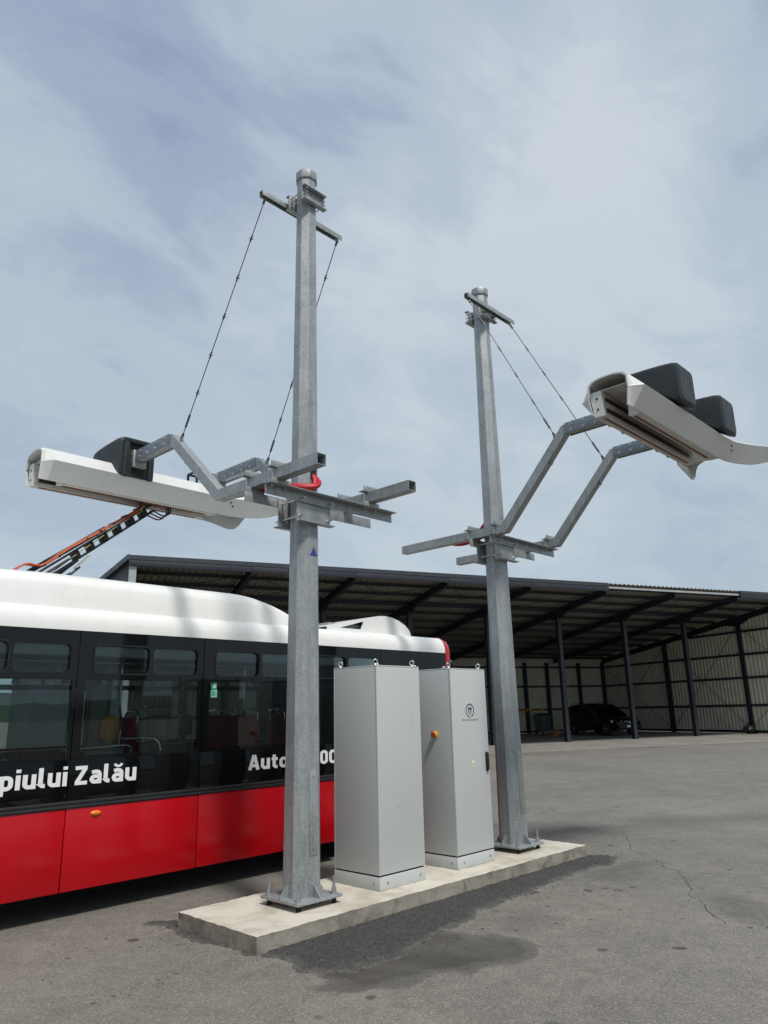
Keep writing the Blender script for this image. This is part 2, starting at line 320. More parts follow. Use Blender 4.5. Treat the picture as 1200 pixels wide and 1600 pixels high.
def scuffed_cabinet():
    m, nt, b = new_mat('cabinet_grey_scuffed')
    tc = nt.nodes.new('ShaderNodeTexCoord'); v = tc.outputs['Object']
    c = ramp(nt, noise_tex(nt, v, 1.5, 4), [(0.3, (0.445, 0.470, 0.460)), (0.7, (0.455, 0.480, 0.470))])
    mp = nt.nodes.new('ShaderNodeMapping'); mp.inputs['Scale'].default_value = (2.6, 1, 0.8); mp.inputs['Rotation'].default_value = (0, R(18), 0); lk(nt, v, mp.inputs[0])
    n = noise_tex(nt, mp.outputs[0], 24, 4, 0.7, 1.2)
    tot = None
    for cx, cz, r, th, amt in ((0.40, 1.85, 0.16, 0.56, 0.22), (0.44, 1.58, 0.10, 0.58, 0.6), (0.45, 1.47, 0.09, 0.58, 0.55), (0.27, 0.83, 0.12, 0.60, 0.7), (0.33, 0.74, 0.08, 0.60, 0.5)):
        dv = vmth(nt, 'LENGTH', vmth(nt, 'MULTIPLY', vmth(nt, 'SUBTRACT', v, (cx-0.298, 0, cz-0.1255)).outputs[0], (1, 0, 1)).outputs[0]).outputs['Value']
        k = mth(nt, 'MULTIPLY', ramp(nt, dv, [(r*0.4, amt), (r, 0.0)]), ramp(nt, n, [(th, 0.0), (th+0.07, 1.0)]))
        tot = k if tot is None else mth(nt, 'MAXIMUM', tot, k)
    c = mixc(nt, tot, c, (0.10, 0.10, 0.10))
    lk(nt, c, b.inputs['Base Color']); b.inputs['Roughness'].default_value = 0.42
    return m
CABS = scuffed_cabinet()

# ------------------------------------------------------------------ geometry helpers
class MB:
    def __init__(s): s.v = []; s.f = []
    def add(s, vs, fs):
        k = len(s.v); s.v += [tuple(x) for x in vs]; s.f += [tuple(i+k for i in f) for f in fs]; return s
    def box(s, lo, hi):
        x0, y0, z0 = lo; x1, y1, z1 = hi
        return s.add([(x0,y0,z0),(x1,y0,z0),(x1,y1,z0),(x0,y1,z0),(x0,y0,z1),(x1,y0,z1),(x1,y1,z1),(x0,y1,z1)],
                     [(0,3,2,1),(4,5,6,7),(0,1,5,4),(1,2,6,5),(2,3,7,6),(3,0,4,7)])
    def cbox(s, c, sz): return s.box([c[i]-sz[i]/2 for i in range(3)], [c[i]+sz[i]/2 for i in range(3)])
    def beam(s, a, b, w, h, up=(0, 0, 1)):
        a, b = Vector(a), Vector(b); d = (b-a).normalized(); r = d.cross(Vector(up))
        if r.length < 1e-5: r = d.cross(Vector((1, 0, 0)))
        r.normalize(); u = r.cross(d)
        vs = []
        for p in (a, b):
            for x, y in ((-1,-1),(1,-1),(1,1),(-1,1)): vs.append(p + r*x*w/2 + u*y*h/2)
        return s.add(vs, [(3,2,1,0),(4,5,6,7),(0,1,5,4),(1,2,6,5),(2,3,7,6),(3,0,4,7)])
    def tube(s, pts, r, n=8, cap=True):
        pts = [Vector(p) for p in pts]; N = len(pts); rs = r if isinstance(r, (list, tuple)) else [r]*N
        t0 = (pts[1]-pts[0]).normalized(); ref = Vector((0,0,1)) if abs(t0.z) < 0.9 else Vector((1,0,0))
        x = t0.cross(ref).normalized(); vs = []
        for i, p in enumerate(pts):
            t = (pts[min(i+1,N-1)]-pts[max(i-1,0)]).normalized()
            x = (x - t*x.dot(t)).normalized(); y = t.cross(x)
            for k in range(n):
                a = 2*math.pi*k/n; vs.append(p + (x*math.cos(a)+y*math.sin(a))*rs[i])
        fs = [(i*n+k, i*n+(k+1)%n, (i+1)*n+(k+1)%n, (i+1)*n+k) for i in range(N-1) for k in range(n)]
        if cap: fs += [tuple(reversed(range(n))), tuple(range((N-1)*n, N*n))]
        return s.add(vs, fs)
    def prism(s, poly, axis, a, b):
        # poly: 2D points (u,v); axis 'x': (u,v)=(y,z); 'y': (x,z); 'z': (x,y)
        def P(u, v, w): return (w,u,v) if axis == 'x' else (u,w,v) if axis == 'y' else (u,v,w)
        n = len(poly); vs = [P(u,v,a) for u,v in poly] + [P(u,v,b) for u,v in poly]
        return s.add(vs, [tuple(reversed(range(n))), tuple(range(n,2*n))] + [(i,(i+1)%n,n+(i+1)%n,n+i) for i in range(n)])
    def loft(s, rings, closed=True, cap=True):
        n = len(rings[0]); vs = [p for r in rings for p in r]; fs = []
        m = n if closed else n-1
        for i in range(len(rings)-1):
            for k in range(m): fs.append((i*n+k, i*n+(k+1)%n, (i+1)*n+(k+1)%n, (i+1)*n+k))
        if cap and closed: fs += [tuple(reversed(range(n))), tuple(range((len(rings)-1)*n, len(rings)*n))]
        return s.add(vs, fs)
    def lathe(s, prof, c, axis='z', n=20):
        vs = []
        for r, h in prof:
            for k in range(n):
                a = 2*math.pi*k/n; x, y = r*math.cos(a), r*math.sin(a)
                p = (x,y,h) if axis == 'z' else (x,h,y) if axis == 'y' else (h,x,y)
                vs.append((c[0]+p[0], c[1]+p[1], c[2]+p[2]))
        m = len(prof); fs = [(i*n+k, i*n+(k+1)%n, (i+1)*n+(k+1)%n, (i+1)*n+k) for i in range(m-1) for k in range(n)]
        fs += [tuple(reversed(range(n))), tuple(range((m-1)*n, m*n))]
        return s.add(vs, fs)
    def sweep_x(s, path, w, h, xc, wall=None):
        """rectangular section (w along X, h in plane) along a path of (y,z), mitred; hollow when wall is given"""
        P = [Vector((y, z)) for y, z in path]; N = len(P)
        def ring(hw, hh):
            rr = []
            for i, p in enumerate(P):
                d1 = (P[i]-P[i-1]).normalized() if i else (P[1]-P[0]).normalized()
                d2 = (P[i+1]-P[i]).normalized() if i < N-1 else d1
                n1 = Vector((-d1.y, d1.x)); n2 = Vector((-d2.y, d2.x)); m = (n1+n2).normalized(); k = hh/max(0.3, m.dot(n1))
                a, b = p+m*k, p-m*k
                rr.append([(xc-hw, b.x, b.y), (xc+hw, b.x, b.y), (xc+hw, a.x, a.y), (xc-hw, a.x, a.y)])
            return rr
        outer = ring(w/2, h/2)
        if not wall: return s.loft(outer)
        inner = ring(w/2-wall, h/2-wall)
        s.loft(outer, cap=False); k = len(s.v); s.loft([list(reversed(r)) for r in inner], cap=False)
        for o_, i_, flip in ((outer[0], inner[0], 0), (outer[-1], inner[-1], 1)):
            vs = o_ + i_; fs = [(j, (j+1) % 4, 4+(j+1) % 4, 4+j) for j in range(4)]
            s.add(vs, fs)
        return s
    def mesh(s, name, mat, bevel=0.0, seg=2, smooth=None, xf=None):
        me = bpy.data.meshes.new(name)
        vs = s.v if xf is None else [tuple(xf @ Vector(p)) for p in s.v]
        me.from_pydata(vs, [], s.f)
        bm = bmesh.new(); bm.from_mesh(me)
        bmesh.ops.recalc_face_normals(bm, faces=bm.faces)
        if bevel:
            es = [e for e in bm.edges if len(e.link_faces) == 2 and e.calc_face_angle(0) > R(25)]
            bmesh.ops.bevel(bm, geom=es, offset=bevel, segments=seg, profile=0.5, affect='EDGES', clamp_overlap=True)
        bm.to_mesh(me); bm.free()
        for m in (mat if isinstance(mat, (list, tuple)) else [mat]): me.materials.append(m)
        if smooth is None: smooth = 35 if bevel else 0
        if smooth:
            for p in me.polygons: p.use_smooth = True
            try: me.set_sharp_from_angle(angle=R(smooth))
            except Exception: pass
        return me
    def build(s, name, mat, parent=None, bevel=0.0, seg=2, smooth=None, local=False):
        xf = None
        if parent is not None and not local: xf = world_of(parent).inverted()
        return link(name, s.mesh(name, mat, bevel, seg, smooth, xf), parent)
def world_of(o):
    m = Matrix.LocRotScale(o.location, o.rotation_euler, o.scale)
    return world_of(o.parent) @ m if o.parent else m
def link(name, me, parent=None, loc=None, rot=None, scale=None):
    o = bpy.data.objects.new(name, me); C.objects.link(o)
    if parent is not None: o.parent = parent
    if loc is not None: o.location = loc
    if rot is not None: o.rotation_euler = rot
    if scale is not None: o.scale = scale
    return o
def tag(o, label=None, cat=None, group=None, kind=None):
    for k, v in (('label', label), ('category', cat), ('group', group), ('kind', kind)):
        if v: o[k] = v
    return o
def thing(name, label, cat, loc, rotz=0.0, group=None):
    o = bpy.data.objects.new(name, None); C.objects.link(o); o.location = loc; o.rotation_euler = (0, 0, rotz); o.empty_display_size = 0.2
    return tag(o, label, cat, group)
def rrect(x0, y0, x1, y1, r, n=5):
    if r <= 0: return [(x0,y0),(x1,y0),(x1,y1),(x0,y1)]
    pts = []
    for cx, cy, a0 in ((x1-r,y0+r,-90),(x1-r,y1-r,0),(x0+r,y1-r,90),(x0+r,y0+r,180)):
        for k in range(n+1):
            a = R(a0+90*k/n); pts.append((cx+r*math.cos(a), cy+r*math.sin(a)))
    return pts
def plate(name, outer, holes, thick, mat, parent, loc, rot):
    """flat plate with holes (2-D fill), extruded; returned as a mesh object"""
    cu = bpy.data.curves.new('tmp', 'CURVE'); cu.dimensions = '2D'; cu.fill_mode = 'BOTH'; cu.extrude = thick/2
    for pts in [outer]+holes:
        sp = cu.splines.new('POLY'); sp.points.add(len(pts)-1); sp.use_cyclic_u = True
        for p, q in zip(sp.points, pts): p.co = (q[0], q[1], 0, 1)
    return curve_obj(name, cu, mat, parent, loc, rot)
def curve_obj(name, cu, mat, parent, loc, rot, xs=1.0, ys=1.0):
    t = bpy.data.objects.new('tmp', cu); C.objects.link(t)
    dg = bpy.context.evaluated_depsgraph_get(); dg.update()
    me = bpy.data.meshes.new_from_object(t.evaluated_get(dg)); me.name = name
    bpy.data.objects.remove(t); bpy.data.curves.remove(cu)
    xf = Matrix.Translation(Vector(loc)) @ Matrix.LocRotScale(None, __import__('mathutils').Euler(rot), Vector((xs, ys, 1)))
    if parent is not None: xf = world_of(parent).inverted() @ xf
    me.transform(xf); me.materials.clear(); me.materials.append(mat)
    return link(name, me, parent)
def text(name, body, mat, parent, x0, z0, capw, caph, face_y, bold=0.02, extrude=0.001, width=None):
    cu = bpy.data.curves.new('tmp', 'FONT'); cu.body = body; cu.size = 1.0; cu.offset = bold; cu.extrude = 0.0; cu.space_character = 1.0 + bold*1.6
    cu.resolution_u = 4
    t = bpy.data.objects.new('tmp', cu); C.objects.link(t)
    dg = bpy.context.evaluated_depsgraph_get(); dg.update()
    me = bpy.data.meshes.new_from_object(t.evaluated_get(dg)); me.name = name
    bpy.data.objects.remove(t); bpy.data.curves.remove(cu)
    xs = [v.co.x for v in me.vertices]; xa, xb = min(xs), max(xs)
    sx = width/(xb-xa); sz = caph/0.729
    inv = world_of(parent).inverted()
    for v in me.vertices: v.co = inv @ Vector((x0+(v.co.x-xa)*sx, face_y, z0+v.co.y*sz))
    me.materials.append(mat)
    return link(name, me, parent)
def catmull(pts, k=6):
    pts = [Vector(p) for p in pts]; out = []
    for i in range(len(pts)-1):
        p0, p1, p2, p3 = pts[max(i-1,0)], pts[i], pts[i+1], pts[min(i+2,len(pts)-1)]
        for j in range(k):
            t = j/k
            out.append(0.5*((2*p1)+(p2-p0)*t+(2*p0-5*p1+4*p2-p3)*t*t+(3*p1-p0-3*p2+p3)*t**3))
    return out+[pts[-1]]

# ------------------------------------------------------------------ ground
g = MB(); g.add([(-900,-900,0),(900,-900,0),(900,900,0),(-900,900,0)], [(0,1,2,3)])
tag(g.build('ground', ASPH), 'worn grey asphalt yard with cracks, oil drips and a damp stain', 'ground', kind='structure')
# low wooded hills all round, far off
h = MB(); ring0 = []; N = 240
for i in range(N):
    a = 2*math.pi*i/N
    def hh(k): return 15 + 11*mnoise.noise(Vector((math.cos(a)*2.2, math.sin(a)*2.2, k))) + 5*mnoise.noise(Vector((math.cos(a)*9, math.sin(a)*9, k))) + 2.5*mnoise.noise(Vector((math.cos(a)*38, math.sin(a)*38, k)))
    for r_, z_ in ((520, -0.5), (560, hh(0)*0.7), (640, hh(3)), (820, hh(5)*0.9)):
        h.v.append((r_*math.cos(a), r_*math.sin(a), z_))
for i in range(N):
    j = (i+1) % N
    for k in range(3): h.f.append((i*4+k, j*4+k, j*4+k+1, i*4+k+1))
tag(h.build('hills', HILL, smooth=60), 'low dark green wooded hills on the horizon', 'hills', kind='structure')

f_ = MB(); f_.add([(-420, 16, 0.004), (3, 27, 0.004), (17, 60, 0.004), (60, 420, 0.004), (-420, 420, 0.004)], [(0,1,2,3,4)])
tag(f_.build('field', HILL), 'dark green field beyond the bus', 'field', kind='structure')
# fresh asphalt patch round the plinth: a rough, slightly raised sheet
OUT = [(-1.54,1.10),(-1.46,1.14),(-1.2,0.93),(-0.6,0.89),(0.2,0.87),(1.2,0.85),(2.4,0.83),(3.05,0.82),(3.07,-0.22),(3.25,-0.42),(3.22,-0.60),(2.8,-0.66),(2.3,-0.60),(1.8,-0.64),(1.45,-0.66),(0.9,-0.70),(0.45,-0.74),(0.1,-0.80),(-0.2,-0.84),(-0.45,-0.93),(-0.75,-0.95),(-1.0,-1.0),(-1.25,-0.97),(-1.42,-0.76),(-1.40,-0.48),(-1.44,-0.28),(-1.50,0.1),(-1.54,0.45),(-1.55,0.8)]
def inside(x, y, poly):
    c = False
    for i in range(len(poly)):
        x1, y1 = poly[i]; x2, y2 = poly[i-1]
        if (y1 > y) != (y2 > y) and x < (x2-x1)*(y-y1)/(y2-y1)+x1: c = not c
    return c
def edged(x, y, poly):
    b = 9
    for i in range(len(poly)):
        x1, y1 = poly[i]; x2, y2 = poly[i-1]; dx, dy = x2-x1, y2-y1
        t = max(0, min(1, ((x-x1)*dx+(y-y1)*dy)/(dx*dx+dy*dy))); b = min(b, math.hypot(x-x1-t*dx, y-y1-t*dy))
    return b
pm = MB(); st = 0.022; idx = {}; dust = []
for i in range(int(5.3/st)):
    for j in range(int(2.7/st)):
        x = -1.75+i*st; y = -1.2+j*st
        if -1.36 < x < 2.9 and -0.15 < y < 0.72: continue
        wx = x + 0.10*mnoise.noise(Vector((x*3, y*3, 1))) + 0.05*mnoise.noise(Vector((x*11, y*11, 2)))
        wy = y + 0.10*mnoise.noise(Vector((x*3, y*3, 7))) + 0.05*mnoise.noise(Vector((x*11, y*11, 9)))
        sgn = 1 if inside(wx, wy, OUT) else -1
        dd = sgn*edged(wx, wy, OUT)
        if dd > -0.03:
            hgt = 0.003 + min(1, max(0, dd+0.01)/0.14)*0.011 + (0.008*mnoise.noise(Vector((x*25, y*25, 4))) + 0.006*mnoise.noise(Vector((x*60, y*60, 4))))*min(1, max(0, dd)/0.05)
            if dd < 0: hgt = -0.004
            idx[(i, j)] = len(pm.v); pm.v.append((x, y, hgt)); dust.append(max(0.0, min(1.0, 1.0-dd/0.085)))
for (i, j), a in idx.items():
    q = [idx.get(k) for k in ((i,j),(i+1,j),(i+1,j+1),(i,j+1))]
    if None not in q: pm.f.append(tuple(q))
pm_o = pm.build('asphalt_patch', FRESH, smooth=80)
da = pm_o.data.attributes.new('dust', 'FLOAT', 'POINT'); da.data.foreach_set('value', dust)
tag(pm_o, 'dark fresh asphalt patch around the concrete plinth', 'asphalt patch', kind='structure')
# crumbs of asphalt along the edge of the patch
gv = MB()
for k in range(260):
    e = random.randrange(len(OUT)); x1, y1 = OUT[e]; x2, y2 = OUT[e-1]; t = random.random()
    x = x1+(x2-x1)*t+random.gauss(0, 0.09); y = y1+(y2-y1)*t+random.gauss(0, 0.09)
    if -1.47 < x < 3.04 and -0.25 < y < 0.8: continue
    r = random.uniform(0.002, 0.0065)
    vs = [(x+r*random.uniform(.6,1.2)*a, y+r*random.uniform(.6,1.2)*b, 0.004+r*0.5+r*random.uniform(.6,1)*c) for a,b,c in ((1,0,0),(-1,0,0),(0,1,0),(0,-1,0),(0,0,1),(0,0,-1))]
    gv.add(vs, [(0,2,4),(2,1,4),(1,3,4),(3,0,4),(2,0,5),(1,2,5),(3,1,5),(0,3,5)])
tag(gv.build('gravel', FRESH), 'loose asphalt crumbs scattered along the edge of the dark patch', 'gravel', kind='stuff')

# ------------------------------------------------------------------ concrete plinth
SH = 0.1255
def plinth():
    bm = bmesh.new()
    x0, x1, y0, y1 = -1.458, 3.027, -0.243, 0.791
    nx, ny, nz = 110, 26, 4
    me = bpy.data.meshes.new('concrete_plinth')
    m = MB()
    def J(p):
        x, y, z = p; amt = 0.005
        q = Vector((x*9, y*9, z*9)); d = Vector((mnoise.noise(q), mnoise.noise(q+Vector((9,0,0))), mnoise.noise(q+Vector((0,9,0)))*0.5))*amt
        edge = (1 if (z > SH-0.01) else 0)*(max(0, 1-min(x-x0, x1-x, y-y0, y1-y)/0.03))
        d.z -= edge*0.006*(0.6+0.9*mnoise.noise(q*2.3))
        if x < x0+0.02: d.x += 0.012*max(0, mnoise.noise(q*3.0))*(1 if z < SH-0.01 else 0.2)
        if y < y0+0.02: d.y += 0.006*mnoise.noise(Vector((x*2.0, 0, z*30)))
        return (x+d.x, y+d.y, z+d.z)
    def grid(f, a, b):
        k = len(m.v)
        for i in range(a+1):
            for j in range(b+1): m.v.append(J(f(i/a, j/b)))
        for i in range(a):
            for j in range(b): m.f.append((k+i*(b+1)+j, k+(i+1)*(b+1)+j, k+(i+1)*(b+1)+j+1, k+i*(b+1)+j+1))
        return a*b
    X = lambda t: x0+(x1-x0)*t
    Y = lambda t: y0+(y1-y0)*t
    Z = lambda t: -0.03+(SH+0.03)*t
    n_top = grid(lambda s, t: (X(s), Y(t), SH), nx, ny)
    grid(lambda s, t: (X(s), y0, Z(t)), nx, nz); grid(lambda s, t: (X(s), y1, Z(t)), nx, nz)
    grid(lambda s, t: (x0, Y(s), Z(t)), ny, nz); grid(lambda s, t: (x1, Y(s), Z(t)), ny, nz)
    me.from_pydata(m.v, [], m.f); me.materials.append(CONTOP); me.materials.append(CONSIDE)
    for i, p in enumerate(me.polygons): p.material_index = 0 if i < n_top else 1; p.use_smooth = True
    bm.from_mesh(me); bmesh.ops.remove_doubles(bm, verts=bm.verts, dist=0.0005); bmesh.ops.recalc_face_normals(bm, faces=bm.faces); bm.to_mesh(me); bm.free()
    try: me.set_sharp_from_angle(angle=R(50))
    except Exception: pass
    o = link('concrete_plinth', me); o.rotation_euler = (0, 0, -0.0075)
    tag(o, 'long low pale concrete plinth carrying two masts and two grey cabinets', 'plinth')
plinth()

# ------------------------------------------------------------------ hex bolt helpers
def hexbolt_mesh(name, r, l, mat=STEEL):
    m = MB(); m.lathe([(r, 0), (r, r*0.9)], (0,0,0), 'z', 6); m.lathe([(r*1.55, -0.002), (r*1.55, 0.001)], (0,0,0), 'z', 12); m.lathe([(r*0.55, r*0.8), (r*0.55, l)], (0,0,0), 'z', 8)
    return m.mesh(name, mat)
BOLT = hexbolt_mesh('bolt', 0.012, 0.022)
ANCHOR = MB()
ANCHOR.lathe([(0.034, 0), (0.034, 0.004)], (0,0,0), 'z', 14); ANCHOR.lathe([(0.022, 0.004), (0.022, 0.026)], (0,0,0), 'z', 6); ANCHOR.lathe([(0.021, 0.028), (0.021, 0.046)], (0,0,0.0), 'z', 6); ANCHOR.lathe([(0.0115, 0.03), (0.0115, 0.135)], (0,0,0), 'z', 10)
ANCHOR = ANCHOR.mesh('anchor_bolt', STEEL)

# ------------------------------------------------------------------ charging masts
def octo(c, r, z, rot=22.5):
    return [(c[0]+r*math.cos(R(rot+45*k)), c[1]+r*math.sin(R(rot+45*k)), z) for k in range(8)]
def mast(label, cx, cy, top, zc, ztop, booms, sgn, elbows, topbar_dy, topx, cross, pack=0.0):
    """sgn: +1 = arms reach towards +Y.  elbows: list of (y,z) for the boom path"""
    t = thing('charging_mast', label, 'charging mast', (cx, cy, SH), 0, 'galvanised masts on the plinth')
    zb = SH+0.045
    r0, r1 = 0.160, 0.099
    def rad(z): return r0+(r1-r0)*(z-SH)/(top-SH)
    m = MB(); m.loft([octo((cx,cy), rad(z), z) for z in [zb+0.02]+[SH+(top-0.06-SH)*k/10 for k in range(1, 11)]])
    pole = m.build('pole', GALV, t)
    m = MB(); m.loft([octo((cx,cy), rad(top)+0.016, top-0.10), octo((cx,cy), rad(top)+0.016, top-0.006), octo((cx,cy), rad(top)+0.006, top)]); m.build('cap', GALV, t, bevel=0.003)
    m = MB(); m.box((cx-0.235, cy-0.235, zb), (cx+0.235, cy+0.235, zb+0.022)); bp = m.build('base_plate', GALV, t, bevel=0.003)
    for k in range(4):
        a = k*90; d = Vector((math.cos(R(a)), math.sin(R(a)), 0)); q = Vector((-d.y, d.x, 0))*0.005; c = Vector((cx, cy, zb+0.021)); ri = r0*0.90
        pts = [c+d*ri, c+d*0.225, c+d*0.225+Vector((0,0,0.02)), c+d*(ri+0.01)+Vector((0,0,0.092)), c+d*ri+Vector((0,0,0.092))]
        m = MB(); m.loft([[p-q for p in pts], [p+q for p in pts]]); m.build('gusset', GALV, bp)
    for a, b in ((1,1),(1,-1),(-1,1),(-1,-1)):
        o = link('anchor_bolt', ANCHOR, bp); o.location = (a*0.185, b*0.185, zb+0.022-SH)
        m = MB(); m.lathe([(0.02, 0), (0.02, 0.047)], (cx+a*0.185, cy+b*0.185, SH-0.002), 'z', 8); m.build('levelling_nut', SEAM, bp)
    # inspection hatch on the flat facing -Y, weld seam above it
    fl = math.cos(R(22.5))
    z0, z1 = 0.50, 1.15
    yf = cy - rad((z0+z1)/2)*fl
    m = MB(); m.beam((cx, cy-rad(z0)*fl-0.003, z0), (cx, cy-rad(z1)*fl-0.003, z1), 0.085, 0.006, (0,1,0)); ht = m.build('inspection_hatch', GALV, t, bevel=0.002)
    for z in (z0+0.05, z1-0.05):
        o = link('screw', BOLT, ht); o.scale = (0.5,)*3; o.rotation_euler = (R(90), 0, 0); o.location = (0, -rad(z)*fl-0.006, z-SH)
    # lower clamp: two channel plates, threaded rods, cross angles
    rr = rad(zc)*fl+0.004
    for s in (-1, 1):
        y = cy+s*rr
        m = MB(); m.box((cx-0.20, min(y, y+s*0.012), zc-0.145), (cx+0.20, max(y, y+s*0.012), zc+0.125))
        m.box((cx-0.20, min(y+s*0.0125, y+s*0.075), zc-0.145), (cx+0.20, max(y+s*0.0125, y+s*0.075), zc-0.135))
        pl = m.build('clamp_plate', GALV, t, bevel=0.002)
        for dx in (-0.165, 0.165, -0.05, 0.05):
            for dz in (-0.085, 0.07):
                if abs(dx) < 0.1 and dz < 0: continue
                o = link('bolt', BOLT, pl); o.location = (dx, y+s*0.013-cy, zc+dz-SH); o.rotation_euler = (R(90) if s < 0 else R(-90), 0, 0)
    for dx in (-0.165, 0.165):
        for dz in (-0.085, 0.07):
            m = MB(); m.tube([(cx+dx, cy-rr-0.085, zc+dz), (cx+dx, cy+rr+0.085, zc+dz)], 0.008, 8); m.build('threaded_rod', STEEL, t, smooth=40)
    xa, xb = cross
    zt = zc+0.135
    for s in (-1, 1):
        y = cy+s*(rr+0.02); y2 = y+s*0.085
        m = MB(); m.box((xa, min(y, y2), zt-0.008), (xb, max(y, y2), zt)); m.box((xa, min(y, y+s*0.008), zt-0.095), (xb, max(y, y+s*0.008), zt-0.0085))
        m.build('cross_angle', GALV, t, bevel=0.001)
    # booms
    hb = 0.100; zb0 = zt+hb/2+pack
    yin = cy
    for bx in booms:
        path = [(elbows[0][0], zb0), (elbows[1][0], zb0), elbows[2], (elbows[3][0], elbows[2][1])]
        m = MB(); m.sweep_x(path, hb, hb, bx, 0.006); bo = m.build('boom', GALV, t, bevel=0.0)
        # bolted splice plates at the hood end
        ya, yb_ = elbows[2][0]+sgn*0.02, elbows[3][0]+sgn*0.10; ze = elbows[2][1]
        for s in (-1, 1):
            m = MB(); m.box((bx+s*(hb/2+0.001)-(0.010 if s < 0 else 0), min(ya, yb_), ze-0.062), (bx+s*(hb/2+0.001)+(0.010 if s > 0 else 0), max(ya, yb_), ze+0.062)); m.build('splice_plate', SPLICE, bo, bevel=0.002)
            for k in range(5):
                for dz in (-0.033, 0.033):
                    if k == 2 and dz > 0: continue
                    y = ya+(yb_-ya)*(0.10+0.195*k)
                    o = link('bolt', BOLT, bo); o.location = (bx+s*(hb/2+0.012)-cx, y-cy, ze+dz-SH); o.rotation_euler = (0, R(90)*s, 0)
        m = MB(); m.box((bx-0.05, min(ya, yb_), ze+hb/2+0.0015), (bx+0.05, max(ya, yb_), ze+hb/2+0.010)); m.build('splice_plate', SPLICE, bo, bevel=0.002)
        for k in range(4):
            for dx in (-0.027, 0.027):
                o = link('bolt', BOLT, bo); o.location = (bx+dx-cx, ya+(yb_-ya)*(0.12+0.2*k)-cy, ze+hb/2+0.011-SH)
        # eye for the tie rod and a spare lug underneath
        d = Vector((0, elbows[2][0]-elbows[1][0], elbows[2][1]-zb0)).normalized(); nrm = Vector((0, -d.z, d.y))
        if nrm.z < 0: nrm = -nrm
        pe = Vector((bx, elbows[2][0], elbows[2][1]))-d*0.12
        m = MB(); m.beam(pe+nrm*(hb/2), pe+nrm*(hb/2+0.05), 0.012, 0.05, d); m.build('lug', GALV, bo, bevel=0.003)
        pl_ = Vector((bx, elbows[2][0], elbows[2][1]))-d*0.40
        m = MB(); m.beam(pl_-nrm*(hb/2), pl_-nrm*(hb/2+0.035), 0.02, 0.035, d); m.build('lug', GALV, bo, bevel=0.003)
        # saddle clamps where boom crosses the angles
        for s in (-1, 1):
            y = cy+s*(rr+0.062)
            m = MB(); m.box((bx-0.115, y-0.036, zb0+hb/2+0.001), (bx+0.115, y+0.036, zb0+hb/2+0.008)); m.box((bx-0.115, y-0.036, zb0+hb/2+0.0085), (bx+0.115, y-0.030, zb0+hb/2+0.055))
            if pack: m.box((bx-0.10, y-0.034, zt+0.0005), (bx+0.10, y+0.034, zt+pack-0.0005))
            sd = m.build('saddle_clamp', GALV, t, bevel=0.001)
            for dx in (-0.075, 0.075):
                m = MB(); m.tube([(bx+dx, y, zt-0.035), (bx+dx, y, zb0+hb/2+0.035)], 0.007, 8); m.build('threaded_rod', STEEL, sd, smooth=40)
        # tie rod
        tx = topx[0] if bx == booms[0] else topx[1]
        a = Vector((tx, cy+topbar_dy, ztop-0.045)); b = pe+nrm*(hb/2+0.03)
        m = MB(); m.tube([a, b], 0.0055, 6)
        dirv = (b-a); L = dirv.length; dirv.normalize()
        for k in range(1, int(L/0.42)+1):
            p = a+dirv*(0.42*k); 
            if 0.42*k > L-0.1: break
            m.tube([p-dirv*0.035, p+dirv*0.035], 0.010, 6)
            m.beam(p+Vector((0.025,0,0)), p-Vector((0.02,0,0)), 0.008, 0.008, dirv)
        m.tube([b-dirv*0.26, b-dirv*0.12], 0.013, 6); m.tube([b-dirv*0.05, b], 0.016, 6); m.tube([a, a+dirv*0.05], 0.014, 6)
        m.build('tie_rod', RODST, t, smooth=40)
    # top bar and its clamp
    yt = cy+topbar_dy; sg = 1 if topbar_dy > 0 else -1
    m = MB(); x0, x1 = topx[0]-0.05, topx[1]+0.05
    m.box((x0, yt-0.03, ztop-0.004+0.03), (x1, yt+0.03, ztop+0.03)); m.box((x0, yt-0.03, ztop-0.03), (x1, yt-0.026, ztop+0.0255)); m.box((x0, yt+0.026, ztop-0.03), (x1, yt+0.03, ztop+0.0255))
    m.build('top_bar', GALV, t, bevel=0.001)
    rt = rad(ztop)*fl+0.004
    for s in (-1, 1):
        y = cy+s*rt
        m = MB(); m.box((cx-0.15, min(y, y+s*0.008), ztop-0.085), (cx+0.15, max(y, y+s*0.008), ztop+0.085))
        for dz in (-0.085, 0.075): m.box((cx-0.15, min(y+s*0.0085, y+s*0.055), ztop+dz), (cx+0.15, max(y+s*0.0085, y+s*0.055), ztop+dz+0.01))
        if s == sg:
            for dx in (-0.1, 0.1): m.box((cx+dx-0.02, min(y+s*0.0085, yt-s*0.031), ztop-0.02), (cx+dx+0.02, max(y+s*0.0085, yt-s*0.031), ztop+0.02))
        pl = m.build('top_clamp', GALV, t, bevel=0.001)
        for dx in (-0.12, 0.12):
            for dz in (-0.045, 0.0, 0.045):
                o = link('bolt', BOLT, pl); o.location = (dx, y+s*0.009-cy, ztop+dz-SH); o.rotation_euler = (R(90) if s < 0 else R(-90), 0, 0); o.scale = (0.7,)*3
    for dx in (-0.12, 0.12):
        for dz in (-0.045, 0.0, 0.045):
            m = MB(); m.tube([(cx+dx, cy-rt-0.06, ztop+dz), (cx+dx, cy+rt+0.06, ztop+dz)], 0.006, 6); m.build('threaded_rod', STEEL, t, smooth=40)
    return t, rad, rr, zt, zb0
E1 = [(-0.52, 0), (0.93, 0), (1.85, 4.46), (2.66, 4.46)]
